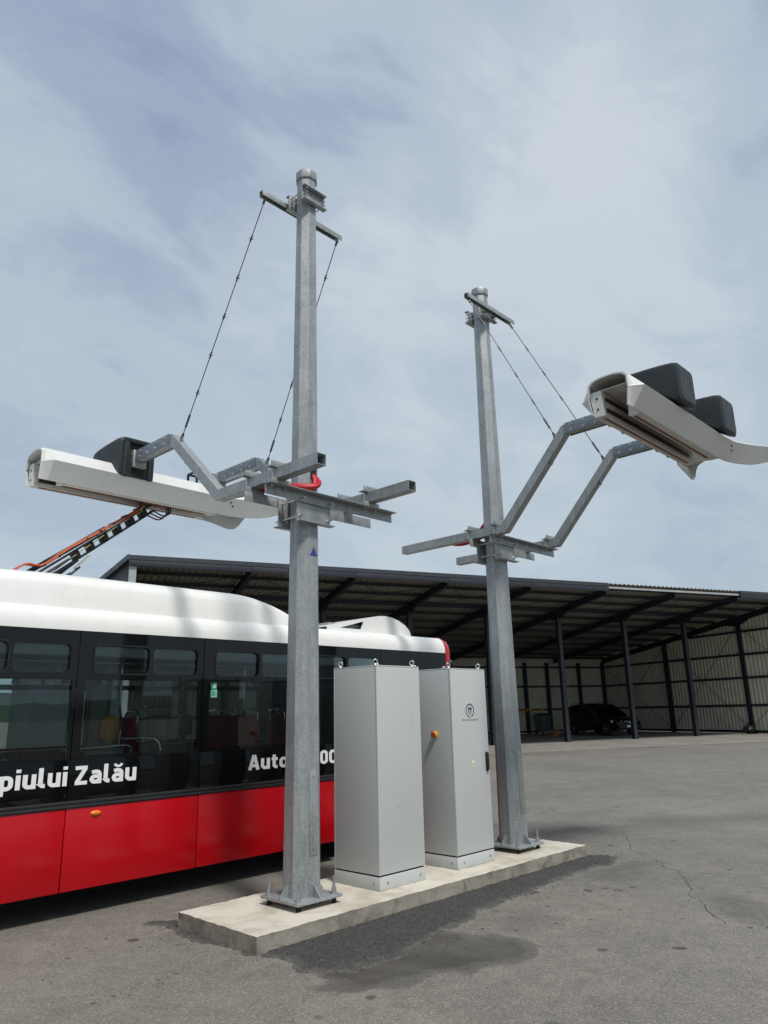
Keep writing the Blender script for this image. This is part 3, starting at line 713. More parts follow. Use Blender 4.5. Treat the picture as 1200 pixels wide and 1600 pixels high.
m1, rad1, rr1, zt1, zb1 = mast('tall galvanised mast with arms reaching over the bus roof', -0.675, 0.228, 7.10, 3.405, 6.75, (-1.12, 0.0), 1, E1, 0.20, (-1.06, -0.06), (-1.24, 0.34), 0.04)
E2 = [(1.52, 0), (-0.09, 0), (-0.98, 4.62), (-1.66, 4.62)]
m2, rad2, rr2, zt2, zb2 = mast('galvanised mast beside the cabinet with logo, arms reaching away from the bus', 2.33, 0.22, 7.02, 3.46, 6.62, (2.12, 3.26), -1, E2, -0.20, (1.80, 2.72), (2.02, 3.42))
def corrugated_tube(pts, r):
    P = catmull(pts, 14); rs = [r*(1.0 if i % 2 else 0.86) for i in range(len(P))]
    m = MB(); m.tube(P, rs, 10); return m
for k, dz in enumerate((0.0, 0.055, 0.03)):
    dy = 0.03*k
    corrugated_tube([(-0.668+0.012*k, 0.125, 3.745-dz*0.3), (-0.672+0.012*k, 0.085-dy*0.5, 3.675-dz*0.5), (-0.715, 0.062-dy*0.6, 3.585+dz*0.5), (-0.79-dy*0.3, 0.10-dy*0.3, 3.570+dz*0.6), (-0.90, 0.20, 3.572+dz*0.7), (-1.02, 0.28+dy*0.5, 3.575+dz*0.6), (-1.04, 0.5+dy, 3.59+dz*0.5), (-1.03, 0.9, 3.63+dz)], 0.025).build('conduit', CONDUIT, m1, smooth=60)
for k, dz in enumerate((0.0, 0.055)):
    corrugated_tube([(2.34, 0.36, 3.82-dz*0.5), (2.36+0.02*k, 0.47, 3.74-dz), (2.40, 0.55, 3.67), (2.36, 0.75+0.05*k, 3.64+dz*0.2), (2.22, 0.80, 3.64+dz*0.4), (2.2, 0.55, 3.65+dz*0.4), (2.20, 0.2, 3.65+dz*0.4)], 0.027).build('conduit', CONDUIT, m2, smooth=60)
# dark cable slot in mast, blue warning triangle
def slot(t, cx, cy, rad, z, s):
    y = cy+s*(rad(z)*math.cos(R(22.5))+0.002); m = MB(); m.prism(rrect(cx-0.03, z-0.10, cx+0.04, z+0.10, 0.03), 'y', y-0.002, y+0.002); m.build('cable_slot', SEAM, t)
slot(m1, -0.675, 0.228, rad1, 3.78, -1); slot(m2, 2.33, 0.22, rad2, 3.82, 1)
zz_ = 3.02; yy_ = 0.228-rad1(zz_)*math.cos(R(22.5))-0.002
m = MB(); m.prism([(-0.711, zz_-0.042), (-0.625, zz_-0.042), (-0.668, zz_+0.036)], 'y', yy_-0.003, yy_); wl = m.build('warning_label', STBLUE, m1)
m = MB(); m.prism([(-0.672, zz_-0.032), (-0.656, zz_-0.005), (-0.666, zz_-0.005), (-0.660, zz_+0.022), (-0.679, zz_-0.012), (-0.668, zz_-0.012)], 'y', yy_-0.0045, yy_-0.0035); m.build('bolt_symbol', PRINT, wl)

# ------------------------------------------------------------------ charging hoods
def bare_mount(t, bx, yc, zf, zboom):
    # arm end without its cover: galvanised bracket and an open black frame
    m = MB(); m.box((bx-0.07, yc-0.36, zf+0.12), (bx+0.07, yc-0.10, zboom+0.055)); br = m.build('bracket', GALV, t, bevel=0.004)
    m = MB(); m.lathe([(0.13, zf+0.15), (0.10, zf+0.20)], (bx, yc-0.15, 0), 'z', 18); m.build('mount', GRP, br)
    m = MB(); x0, x1, z0, z1 = bx-0.16, bx+0.16, zf+0.13, zf+0.36
    for y in (yc-0.05, yc+0.16):
        for p, q in (((x0,z0),(x1,z0)), ((x1,z0),(x1,z1)), ((x1,z1),(x0,z1)), ((x0,z1),(x0,z0))): m.beam((p[0], y, p[1]), (q[0], y, q[1]), 0.024, 0.024, (0,1,0))
    for x in (x0, x1):
        for z in (z0, z1): m.beam((x, yc-0.05, z), (x, yc+0.16, z), 0.022, 0.022)
    m.build('open_frame', BLACKPL, br)
def hood(label, X0, yc, zf, sgn, booms, zboom, yb_end):
    """yc centre, zf height of the fold; sgn = +1 when the boom arrives from -Y side"""
    t = thing('charging_hood', label, 'charging hood', (X0+1.4, yc, zf-0.19), 0, 'white charging hoods')
    def prof(top, fy, fz, ly, lz, th=0.0):
        tw, sh = 0.115, 0.185+top
        o = [(0, sh), (tw*0.6, sh-0.002), (tw, sh-0.010), (0.165, sh-0.022), (0.20, sh-0.055), (fy-0.006, fz+0.008), (fy, fz), (fy-0.006, fz-0.009), (ly, lz)]
        if th: o = [(y-th*1.1 if i > 2 else y, z-th if i < 5 else z-th*0.25 if i < 8 else z+0.001) for i, (y, z) in enumerate(o)]
        return o
    head = [(0.0, -0.010, 0.212, -0.01, 0.185, -0.187), (0.03, -0.004, 0.245, -0.005, 0.188, -0.189), (0.09, 0, 0.32, 0, 0.19, -0.19), (0.9, 0, 0.322, 0, 0.19, -0.19), (2.05, 0, 0.322, 0, 0.19, -0.19), (2.20, 0, 0.327, 0, 0.195, -0.19), (2.35, 0, 0.35, 0, 0.22, -0.195), (2.50, 0, 0.40, 0, 0.27, -0.20)]
    # the -Y wall sweeps out into a pointed tail, the +Y wall ends earlier in a rounded lobe
    tailN = [(2.63, 0, 0.46, 0, 0.335, -0.20), (2.72, -0.004, 0.512, 0, 0.385, -0.195), (2.80, -0.008, 0.56, 0, 0.44, -0.18), (2.88, -0.012, 0.605, 0.003, 0.50, -0.155), (2.95, -0.016, 0.64, 0.006, 0.555, -0.12), (3.01, -0.02, 0.667, 0.010, 0.607, -0.075), (3.05, -0.023, 0.683, 0.012, 0.65, -0.035), (3.065, -0.025, 0.69, 0.014, 0.675, -0.005)]
    tailP = [(2.63, 0, 0.45, 0, 0.318, -0.205), (2.72, -0.004, 0.47, 0, 0.335, -0.207), (2.80, -0.008, 0.475, 0.01, 0.342, -0.19), (2.88, -0.012, 0.465, 0.03, 0.35, -0.13), (2.95, -0.016, 0.43, 0.05, 0.36, -0.04), (3.01, -0.02, 0.385, 0.07, 0.355, 0.03), (3.05, -0.023, 0.34, 0.09, 0.33, 0.07), (3.065, -0.025, 0.30, 0.10, 0.297, 0.085)]
    m = MB(); rings = []
    for qn, qp in zip(head+tailN, head+tailP):
        x = qn[0]; oN = prof(*qn[1:]); iN = prof(*qn[1:], 0.014); oP = prof(*qp[1:]); iP = prof(*qp[1:], 0.014)
        loop = [(-y, z) for y, z in reversed(oN[1:])] + oP + [(y, z) for y, z in reversed(iP)] + [(-y, z) for y, z in iN[1:]]
        rings.append([(X0+x, yc+y, zf+z) for y, z in loop])
    m.loft(rings); shell = m.build('shell', GRP, t, smooth=17)
    for s in (-1, 1):
        sec = [(0.215, 0.05), (0.09, 0.05), (0.078, -0.20), (0.172, -0.20)]
        m = MB(); m.prism([(yc+s*y, zf+z) for y, z in sec], 'x', X0+(0.05 if s > 0 else 0.24), X0+2.16); ho = m.build('contact_holder', HOLDER, t, bevel=0.003)
        m = MB(); m.prism([(yc+s*y, zf+z) for y, z in [(0.21, 0.055), (0.088, 0.055), (0.076, -0.203), (0.172, -0.203)]], 'x', X0+(0.035 if s > 0 else 0.225), X0+(0.049 if s > 0 else 0.239)); ep = m.build('end_plate', GRP, ho)
        for z in (-0.02, -0.13):
            m = MB(); m.lathe([(0.011, 0), (0.011, 0.004)], (X0+(0.030 if s > 0 else 0.22), yc+s*0.135, zf+z), 'x', 12); m.build('bolt_hole', SEAM, ho)
        for z, w in ((-0.02, 0.032), (-0.135, 0.036)):
            y = 0.084-0.048*(0.05-z)/1.0
            m = MB(); m.box((X0+(0.10 if s > 0 else 0.28), min(yc+s*(y-0.012), yc+s*(y+0.01)), zf+z-w/2), (X0+2.02, max(yc+s*(y-0.012), yc+s*(y+0.01)), zf+z+w/2)); m.build('contact_strip', STRIP, ho)
        m = MB(); m.box((X0+(0.12 if s > 0 else 0.28), min(yc+s*0.10, yc+s*0.125), zf-0.206), (X0+2.05, max(yc+s*0.10, yc+s*0.125), zf-0.1995)); m.build('edge_strip', STRIPR, ho)
        m = MB(); m.box((X0+2.165, min(yc+s*0.09, yc+s*0.2), zf-0.195), (X0+2.185, max(yc+s*0.09, yc+s*0.2), zf+0.04)); m.build('end_plate', HOLDER, ho)
    m = MB(); m.box((X0+0.06, yc-0.16, zf+0.056), (X0+2.18, yc+0.16, zf+0.066)); m.build('brightening_plate', HOLDER, t)  # added ceiling plate, catches ground bounce to brighten the hood's inside
    # saddle housings at each boom
    for bx in booms:
        if sgn > 0 and bx == booms[1]:
            bare_mount(t, bx, yc, zf, zboom); continue
        def sec(u, hw, zlo, zhi, r):
            y = yc+sgn*u
            return [(bx+px, y, zf+pz) for px, pz in rrect(-hw, zlo, hw, zhi, r, 4)]
        rings = [sec(-0.350, 0.190, 0.005, 0.425, 0.05), sec(-0.335, 0.212, -0.01, 0.450, 0.055), sec(-0.24, 0.218, 0.0, 0.460, 0.055), sec(-0.10, 0.217, 0.12, 0.458, 0.055), sec(0.05, 0.215, 0.165, 0.454, 0.05), sec(0.22, 0.210, 0.11, 0.448, 0.05), sec(0.34, 0.202, 0.03, 0.440, 0.05), sec(0.39, 0.192, 0.01, 0.428, 0.055), sec(0.41, 0.165, 0.04, 0.40, 0.05)]
        m = MB(); m.loft(rings); hs = m.build('housing', HOUSING, t, smooth=28)
        yfr = yc-sgn*0.347
        m = MB(); m.prism(rrect(bx-0.125, zf+0.03, bx+0.125, zf+0.40, 0.03), 'y', min(yfr, yfr-sgn*0.004), max(yfr, yfr-sgn*0.004)); m.build('opening', INNER, hs)
        m = MB()
        for s in (-1, 1): m.prism(rrect(bx+s*0.150-0.032, zf-0.030, bx+s*0.150+0.032, zf+0.40, 0.02), 'y', min(yfr-sgn*0.004, yfr-sgn*0.05), max(yfr-sgn*0.004, yfr-sgn*0.05))
        m.prism(rrect(bx-0.182, zf+0.38, bx+0.182, zf+0.430, 0.02), 'y', min(yfr-sgn*0.003, yfr-sgn*0.055), max(yfr-sgn*0.003, yfr-sgn*0.055))
        m.build('frame', HOUSING, hs, bevel=0.012)
        m = MB(); m.box((bx-0.08, min(yfr-sgn*0.005, yfr-sgn*0.06), zf+0.10), (bx+0.08, max(yfr-sgn*0.005, yfr-sgn*0.06), zboom+0.07)); m.build('bracket', GALV, hs, bevel=0.003)
        m = MB(); m.lathe([(0.13, zf+0.15), (0.10, zf+0.20)], (bx, yc-sgn*0.15, 0), 'z', 18); m.build('mount', GRP, hs)
    m = MB()
    for k, (x, z) in enumerate(((2.30, -0.05), (2.34, -0.09))): m.lathe([(0.012, -0.002), (0.012, 0.002)], (X0+x, yc-0.318+0.02*k, zf+z), 'y', 12)
    m.build('drain_hole', SEAM, t)
    return t
hood('white charging hood hanging over the bus roof, dark housing on top', -2.12, 3.0, 4.235, 1, (-1.12, 0.0), 4.46, 2.66)
hood('white charging hood at the right edge, seen from below with two dark boxes', 1.20, -1.96, 4.475, -1, (2.12, 3.26), 4.62, -1.66)

# ------------------------------------------------------------------ control cabinets
EYE = MB()
_pts = [(0.020*math.cos(2*math.pi*k/18), 0, 0.034+0.020*math.sin(2*math.pi*k/18)) for k in range(19)]
EYE.tube(_pts, 0.0065, 8, cap=False); EYE.lathe([(0.016, 0), (0.016, 0.006), (0.010, 0.010), (0.008, 0.02)], (0,0,0), 'z', 12)
EYE = EYE.mesh('lifting_eye', STEEL, smooth=60)
def cabinet(name, label, x, y, frontmat, logo):
    w, d, H = 0.5965, 0.577, 1.90
    z0 = SH; t = thing(name, label, 'cabinet', (x+w/2, y+d/2, z0), 0, 'grey control cabinets')
    m = MB(); m.box((x, y, z0+0.001), (x+w, y+d, z0+0.108)); pl = m.build('plinth', PLINTH, t, bevel=0.003)
    for px, py, ax in ((0.10, 0, 'y'), (w-0.07, 0, 'y'), (0, 0.07, 'x'), (0, d-0.10, 'x')):
        m = MB(); c = (x+px, y, z0+0.055) if ax == 'y' else (x, y+py, z0+0.055)
        m.lathe([(0.013, -0.0025), (0.013, 0.001)], c, ax, 12); m.lathe([(0.006, -0.004), (0.006, -0.0015)], c, ax, 8); m.build('screw', STEEL, pl)
    m = MB(); m.box((x+0.012, y+0.012, z0+0.106), (x+w-0.012, y+d-0.012, z0+0.125)); m.build('shadow_gap', SEAM, t)
    zb = z0+0.122
    m = MB(); m.box((x+0.006, y+0.006, zb+0.002), (x+w-0.006, y+d-0.006, z0+H-0.010)); m.build('frame', SEAM, t)
    m = MB(); m.box((x+0.001, y+0.001, z0+H-0.012), (x+w-0.001, y+d-0.001, z0+H)); rf = m.build('roof_panel', CAB, t, bevel=0.003)
    gap = 0.004
    # front (-Y): door or plain back panel, 18 mm proud sheet
    m = MB(); m.box((x+(0.0085 if logo else 0.0045), y-0.0005, zb), (x+w, y+0.018, z0+H-0.0135)); door = m.build('door' if logo else 'front_panel', frontmat, t, bevel=0.004, seg=3)
    m = MB(); m.box((x, y+0.0195, zb), (x+0.016, y+d-0.018, z0+H-0.0135)); m.build('side_panel', CAB, t, bevel=0.003, seg=3)
    m = MB(); m.box((x+w-0.016, y+0.0195, zb), (x+w, y+d-0.018, z0+H-0.0135)); m.build('side_panel', CAB, t, bevel=0.003)
    m = MB(); m.box((x, y+d-0.0165, zb), (x+w, y+d, z0+H-0.0135)); m.build('rear_panel', CAB, t, bevel=0.004)
    m = MB(); m.box((x+0.0, y+0.0, zb+0.0), (x+(0.0030 if logo else 0.0042), y+0.0182, z0+H-0.0135)); m.build('edge_strip', CAB, t)
    for i, (px, py) in enumerate(((0.045, 0.05), (w-0.045, 0.05), (0.045, d-0.05), (w-0.045, d-0.05))):
        o = link('lifting_eye', EYE, t); o.location = (px-w/2, py-d/2, H); o.rotation_euler = (0, 0, R((-30, -55, -62, -48)[i]+(8 if logo else 0)))
    if logo:
        cx, cz = 1.395, 1.60; yf = y-0.0012
        def arc(r0, r1, a0, a1, n=40, dz=0.0):
            P = [(cx+r1*math.cos(R(a0+(a1-a0)*k/n)), cz+r1*math.sin(R(a0+(a1-a0)*k/n))) for k in range(n+1)]
            Q = [(cx+r0*math.cos(R(a0+(a1-a0)*k/n)), cz+r0*math.sin(R(a0+(a1-a0)*k/n))) for k in range(n+1)]
            return P+list(reversed(Q))
        m = MB()
        pts = arc(0.058, 0.070, -72, 250)
        n = len(pts)//2
        for k in range(n-1): m.add([(pts[k][0], yf, pts[k][1]), (pts[k+1][0], yf, pts[k+1][1]), (pts[2*n-2-k][0], yf, pts[2*n-2-k][1]), (pts[2*n-1-k][0], yf, pts[2*n-1-k][1])], [(0,1,2,3)])
        for p in ([(-0.034, 0.012), (0.034, 0.012), (0.034, 0.026), (-0.034, 0.026)], [(-0.026, 0.012), (-0.012, 0.012), (-0.008, -0.02), (-0.004, -0.052), (-0.022, -0.025)], [(0.026, 0.012), (0.006, 0.012), (0.010, -0.02), (-0.004, -0.052), (0.022, -0.025)], [(-0.018, 0.030), (-0.011, 0.030), (-0.011, 0.048), (-0.018, 0.048)], [(0.011, 0.030), (0.018, 0.030), (0.018, 0.048), (0.011, 0.048)], [(-0.022, -0.062), (-0.008, -0.060), (-0.012, -0.085), (-0.016, -0.078)]):
            m.add([(cx+a, yf, cz+b) for a, b in p], [tuple(range(len(p)))])
        m.build('logo', BLUE, door)
        text('lettering', 'BULL ELECTRONICS', PRINT, door, 1.265, 1.497, 0, 0.019, y-0.0012, 0.012, width=0.265)
        m = MB(); m.prism(rrect(x+w-0.062, z0+0.875, x+w-0.030, z0+1.045, 0.008), 'y', y-0.024, y-0.0010); hd = m.build('handle', BLACKPL, door, bevel=0.004)
        m = MB(); m.prism(rrect(x+w-0.066, z0+0.86, x+w-0.026, z0+1.055, 0.010), 'y', y-0.005, y-0.0008); m.build('handle_plate', BLACKPL, hd)
        m = MB(); m.lathe([(0.009, -0.004), (0.009, 0.0)], (x+w-0.044, y-0.001, z0+0.843), 'y', 12); m.build('keyhole', STEEL, hd)
        cx, cz = 1.41, 1.075
        m = MB(); m.box((cx-0.024, y-0.0022, cz-0.030), (cx+0.024, y-0.0008, cz+0.030)); stk = m.build('warning_sticker', STICKER, door)
        m = MB(); m.add([(cx-0.018, y-0.0026, cz-0.016), (cx+0.018, y-0.0026, cz-0.016), (cx, y-0.0026, cz+0.018)], [(0,1,2)]); m.build('triangle', YELLOW, stk)
        m = MB(); m.add([(cx-0.003, y-0.003, cz-0.010), (cx+0.003, y-0.003, cz-0.010), (cx+0.002, y-0.003, cz+0.008), (cx-0.002, y-0.003, cz+0.008)], [(0,1,2,3)]); m.build('bolt_symbol', SEAM, stk)
        # rotary main switch on the side
        yc, zc = 0.235, 1.372
        m = MB(); m.prism(rrect(yc-0.030, zc-0.030, yc+0.030, zc+0.030, 0.012), 'x', x-0.010, x-0.0006); sw = m.build('main_switch', YELLOW, t, bevel=0.002)
        m = MB(); m.lathe([(0.030, -0.030), (0.030, -0.0095)], (x, yc, zc), 'x', 24); m.build('collar', YELLOW, sw, bevel=0.003)
        m = MB(); m.lathe([(0.022, -0.046), (0.024, -0.030)], (x, yc, zc), 'x', 20); m.cbox((x-0.052, yc, zc), (0.022, 0.016, 0.052)); m.build('knob', KNOB, sw, bevel=0.003)
    return t
cabinet('control_cabinet', 'plain grey cabinet with scuffed front, nearer the front mast', 0.0, 0.0, CABS, False)
cabinet('control_cabinet', 'grey cabinet with blue plug logo, black handle and yellow side switch', 1.0887, 0.0161, CAB, True)

# ------------------------------------------------------------------ bus
YB = 1.75; YF = YB+2.55; ZS = 0.22
bus = thing('city_bus', 'red, black and white electric city bus under the charging hood', 'bus', (-2.7, YB+1.275, 0))
BAYS = [-8.45, -7.16, -5.87, -4.58, -3.29, -2.0, -0.71, 0.58, 1.87, 3.16]
AX = (1.72, -5.45)
def arch_poly(x0, x1, z0, z1):
    ax = next((a for a in AX if x0-0.6 < a < x1+0.6), None)
    if ax is None: return [(x0,z0),(x1,z0),(x1,z1),(x0,z1)]
    r, zc = 0.56, 0.46; pts = []; n = 60
    bot = []
    for k in range(n+1):
        x = x0+(x1-x0)*k/n; dx = x-ax
        z = zc+math.sqrt(max(0, r*r-dx*dx)) if abs(dx) < r else z0
        bot.append((x, min(max(z, z0), z1-0.02) if abs(dx) < r else z0))
    return bot+[(x1,z1),(x0,z1)]
for side in (0, 1):
    Y = YB if side == 0 else YF; sg = -1 if side == 0 else 1
    for i in range(len(BAYS)-1):
        a, b = BAYS[i]+0.004, BAYS[i+1]-0.004
        # red skirt
        m = MB(); yo, yi = Y+sg*0.0, Y-sg*0.03
        m.prism(arch_poly(a, b, ZS, 0.868), 'y', min(yo, yi), max(yo, yi)); m.build('skirt_panel', REDP, bus, bevel=0.004)
        # lower black panel below the glass
        m = MB(); m.box((a, min(yo, yi), 0.935), (b, max(yo, yi), 1.262)); m.build('side_panel', BLACKM, bus, bevel=0.002)
        # black frame with one main pane and two hoppers
        last = i == len(BAYS)-2
        L = b-a
        main = rrect(0.075, 0.03, L-0.035, 0.675, 0.012, 3)
        h1 = rrect(0.14, 0.735, 0.686, 0.985, 0.05); h2 = rrect(0.725, 0.735, L-0.07, 0.985, 0.05)
        holes = [main, h1, h2] if not last else []
        fr = plate('window_frame', rrect(0, 0, L, 1.103, 0), holes, 0.022, BLACKP, bus, (a, Y-sg*0.0115, 1.266), (R(90), 0, 0))
        if not last:
            for rct in ((0.068, 0.02, L-0.028, 0.685), (0.13, 0.725, 0.70, 0.995), (0.715, 0.725, L-0.06, 0.995)):
                m = MB(); m.box((a+rct[0], Y-sg*0.0255-0.002, 1.266+rct[1]), (a+rct[2], Y-sg*0.0255+0.002, 1.266+rct[3])); m.build('pane', GLASS, fr)
            if side == 0:
                g = plate('hopper_seal', rrect(0.128, 0.723, 0.698, 0.997, 0.058), [rrect(0.142, 0.737, 0.684, 0.983, 0.05)], 0.006, BLACKPL, fr, (a, Y-0.0035, 1.266), (R(90), 0, 0))
    # trim rails
    m = MB(); m.box((-8.45, min(Y+sg*0.012, Y-sg*0.03), 0.872), (3.16, max(Y+sg*0.012, Y-sg*0.03), 0.898)); m.build('side_trim', TRIM, bus, bevel=0.006)
    m = MB(); m.box((-8.45, min(Y+sg*0.007, Y-sg*0.03), 0.902), (3.16, max(Y+sg*0.007, Y-sg*0.03), 0.931)); m.build('side_trim', TRIM, bus, bevel=0.006)
# side marker, stickers, lettering
m = MB(); m.lathe([(0.0, 0.018), (0.030, 0.016), (0.046, 0.008), (0.050, 0.0)], (0, 0, 0), 'y', 20)
me = m.mesh('side_marker', ORANGE, smooth=60); sm = link('side_marker', me, bus, (-1.735+2.7, YB-0.001-(YB+1.275), 0.812)); sm.rotation_euler = (0, 0, R(180)); sm.scale = (1, 1, 0.46)
for x0, x1, z0, z1, mt, nm in ((-0.600, -0.535, 1.865, 1.935, GREEN, 'exit_sticker'), (-0.600, -0.528, 1.785, 1.860, GREENP, 'exit_sticker')):
    m = MB(); m.box((x0, YB+0.0185, z0), (x1, YB+0.0215, z1)); st_ = m.build(nm, mt, bus)
    m = MB()
    if mt is GREEN:
        for q in ([(0.35,0.2),(0.45,0.2),(0.55,0.5),(0.45,0.55)],[(0.45,0.5),(0.62,0.5),(0.66,0.78),(0.5,0.78)],[(0.55,0.2),(0.68,0.2),(0.6,0.5),(0.5,0.5)],[(0.52,0.80),(0.62,0.80),(0.62,0.92),(0.52,0.92)],[(0.78,0.15),(0.86,0.15),(0.86,0.9),(0.78,0.9)]):
            m.add([(x0+(x1-x0)*u, YB+0.0178, z0+(z1-z0)*v) for u, v in q], [(0,1,2,3)])
        m.build('pictogram', LETTER, st_)
    else:
        for q in ([(0.15,0.15),(0.5,0.15),(0.5,0.85),(0.15,0.85)],[(0.6,0.2),(0.64,0.2),(0.64,0.8),(0.6,0.8)],[(0.72,0.3),(0.84,0.3),(0.84,0.72),(0.72,0.72)]):
            m.add([(x0+(x1-x0)*u, YB+0.0178, z0+(z1-z0)*v) for u, v in q], [(0,1,2,3)])
        m.build('pictogram', GREEN, st_)

def arcp(cx, cy, rx, ry, a0, a1, n=8): return [(cx+rx*math.cos(R(a0+(a1-a0)*k/n)), cy+ry*math.sin(R(a0+(a1-a0)*k/n))) for k in range(n+1)]
def ring_(x0, y0, x1, y1, r): p = rrect(x0, y0, x1, y1, r, 6); return p+[p[0]]
BOWL = [(0.1, 0.60)]+[(0.24, 0.645)]+arcp(0.28, 0.465, 0.18, 0.18, 90, 0, 5)+arcp(0.28, 0.28, 0.18, 0.18, 0, -90, 5)+[(0.24, 0.1), (0.1, 0.145)]
AA = [[(0.46, 0.0), (0.46, 0.46)]+arcp(0.30, 0.47, 0.16, 0.175, 0, 90, 5)+[(0.22, 0.645), (0.09, 0.61)], [(0.46, 0.40), (0.26, 0.40)]+arcp(0.25, 0.25, 0.15, 0.15, 90, 270, 7)+[(0.32, 0.105), (0.46, 0.17)]]
UU = [[(0.1, 0.74), (0.1, 0.28)]+arcp(0.27, 0.27, 0.17, 0.17, 180, 270, 5)+[(0.34, 0.105), (0.46, 0.17)], [(0.46, 0.74), (0.46, 0.0)]]
GLY = {'i': (0.2, [[(0.1, 0), (0.1, 0.74)], [(0.1, 0.86), (0.1, 1.03)]]), 'l': (0.31, [[(0.1, 1.03), (0.1, 0.24)]+arcp(0.24, 0.24, 0.14, 0.14, 180, 270, 4)+[(0.30, 0.1)]]),
 'u': (0.56, UU), 'p': (0.56, [[(0.1, 0.74), (0.1, -0.25)], BOWL]), 'b': (0.56, [[(0.1, 1.03), (0.1, 0.0)], BOWL]), 'n': (0.56, [[(0.1, 0), (0.1, 0.74)], [(0.1, 0.58), (0.22, 0.635)]+arcp(0.29, 0.465, 0.17, 0.18, 90, 0, 5)+[(0.46, 0)]]),
 'c': (0.48, [arcp(0.30, 0.37, 0.20, 0.27, 50, 310, 14)]), 'M': (0.86, [[(0.1, 0), (0.1, 1.0)], [(0.12, 0.95), (0.43, 0.38), (0.74, 0.95)], [(0.76, 1.0), (0.76, 0)]]), 'Z': (0.62, [[(0.03, 0.9), (0.58, 0.9)], [(0.49, 0.86), (0.13, 0.14)], [(0.04, 0.1), (0.60, 0.1)]]),
 'a': (0.56, AA), 'ă': (0.56, AA+[arcp(0.29, 1.03, 0.17, 0.17, 190, 350, 8)]), 'A': (0.66, [[(0.08, 0), (0.315, 1.0)], [(0.345, 1.0), (0.58, 0)], [(0.19, 0.28), (0.47, 0.28)]]), 't': (0.42, [[(0.18, 0.93), (0.18, 0.24)]+arcp(0.31, 0.23, 0.13, 0.13, 180, 270, 4)+[(0.40, 0.1)], [(0.02, 0.645), (0.40, 0.645)]]),
 'o': (0.56, [ring_(0.1, 0.1, 0.46, 0.645, 0.17)]), 'z': (0.48, [[(0.03, 0.645), (0.45, 0.645)], [(0.36, 0.6), (0.12, 0.15)], [(0.03, 0.1), (0.46, 0.1)]]), '0': (0.56, [ring_(0.1, 0.1, 0.46, 0.9, 0.17)])}
def width_of(t): return sum(0.24 if c == ' ' else GLY[c][0]+0.09 for c in t)-0.09
def strokes(t, x0, z0, sx, sz, y):
    m = MB(); cur = 0.0; q = 0
    for c in t:
        if c == ' ': cur += 0.24; continue
        w, lines = GLY[c]
        for ln in lines:
            hw = 0.1 if not (c == 'ă' and ln is lines[-1]) else 0.065
            P = [Vector(p) for p in ln]; closed = (P[0]-P[-1]).length < 1e-6; L_, R_ = [], []
            for k, p in enumerate(P):
                d1 = (p-P[k-1]) if k else ((p-P[-2]) if closed else (P[1]-p)); d2 = (P[k+1]-p) if k < len(P)-1 else ((P[1]-p) if closed else d1)
                d1 = d1.normalized(); d2 = d2.normalized(); n1 = Vector((-d1.y, d1.x)); n2 = Vector((-d2.y, d2.x)); mm = (n1+n2).normalized(); kk = hw/max(0.5, mm.dot(n1))
                L_.append(p+mm*kk); R_.append(p-mm*kk)
            yy = y-0.00025*q; q += 1
            f = lambda p: (x0+(cur+p.x)*sx, yy, z0+p.y*sz)
            for k in range(len(P)-1): m.add([f(R_[k]), f(R_[k+1]), f(L_[k+1]), f(L_[k])], [(0, 1, 2, 3)])
        cur += w+0.09
    return m
sx_ = 1.185/width_of('piului Zalău'); x_ = -1.378-width_of('Municipiului Zalău')*sx_
strokes('Municipiului', x_, 1.055, sx_, 0.155, YB-0.0012).build('lettering', LETTER, bus)
strokes('Zalău', -1.378-width_of('Zalău')*sx_, 1.055, sx_, 0.155, YB-0.0012).build('lettering', LETTER, bus)
sx_ = (0.852+0.128)/(width_of('Autobuz ')+0.09)
strokes('Autobuz', -0.128, 1.052, sx_, 0.148, YB-0.0012).build('lettering', LETTER, bus)
strokes('00', 0.852, 1.052, sx_, 0.148, YB-0.0012).build('lettering', LETTER, bus)
# roof: white cove, battery pod, rear unit
def mirror(p): return p+[(2*(YB+1.275)-y, z) for y, z in reversed(p)]
cove = mirror([(YB, 2.373), (YB+0.002, 2.44), (YB+0.022, 2.50), (YB+0.055, 2.548), (YB+0.09, 2.572), (YB+0.13, 2.586), (YB+0.6, 2.625)])
m = MB(); m.loft([[(x, y, z) for y, z in cove] for x in [-8.45+k*0.5 for k in range(23)]+[3.0, 3.155]]); m.build('roof', WHITEP, bus, smooth=30)
def podring(x, hgt, ins):
    zb = 2.565; p = [(YB+0.125+ins, zb), (YB+0.128+ins, zb+0.03), (YB+0.155+ins, zb+0.225*hgt), (YB+0.175+ins, zb+0.272*hgt), (YB+0.235+ins, zb+0.325*hgt), (YB+0.30+ins, zb+0.352*hgt), (YB+0.36+ins, zb+0.365*hgt), (YB+0.7+ins, zb+0.385*hgt)]
    return [(x, y, z) for y, z in mirror(p)]
rings = [podring(-7.9, 0.1, 0.1), podring(-7.5, 0.7, 0.02), podring(-7.1, 0.95, 0), podring(-2.75, 0.95, 0.0), podring(-2.45, 0.985, 0.0)] + [podring(-2.2+k*0.2, 1.0, 0) for k in range(11)]
for k in range(1, 13):
    u = k/12; rings.append(podring(-0.2+1.05*u, max(0.10, math.cos(u*math.pi/2)**0.72), 0.015*u))
m = MB(); m.loft(rings); m.build('battery_pod', WHITEP, bus, smooth=32)
side_poly = [(1.14, 2.56), (2.66, 2.56), (2.665, 2.61), (2.63, 2.675), (2.55, 2.735), (2.42, 2.79), (2.30, 2.82), (2.16, 2.832), (2.05, 2.826), (1.14, 2.648)]
opening = [(1.34, 2.628), (1.72, 2.628), (1.76, 2.735)]
ru = None
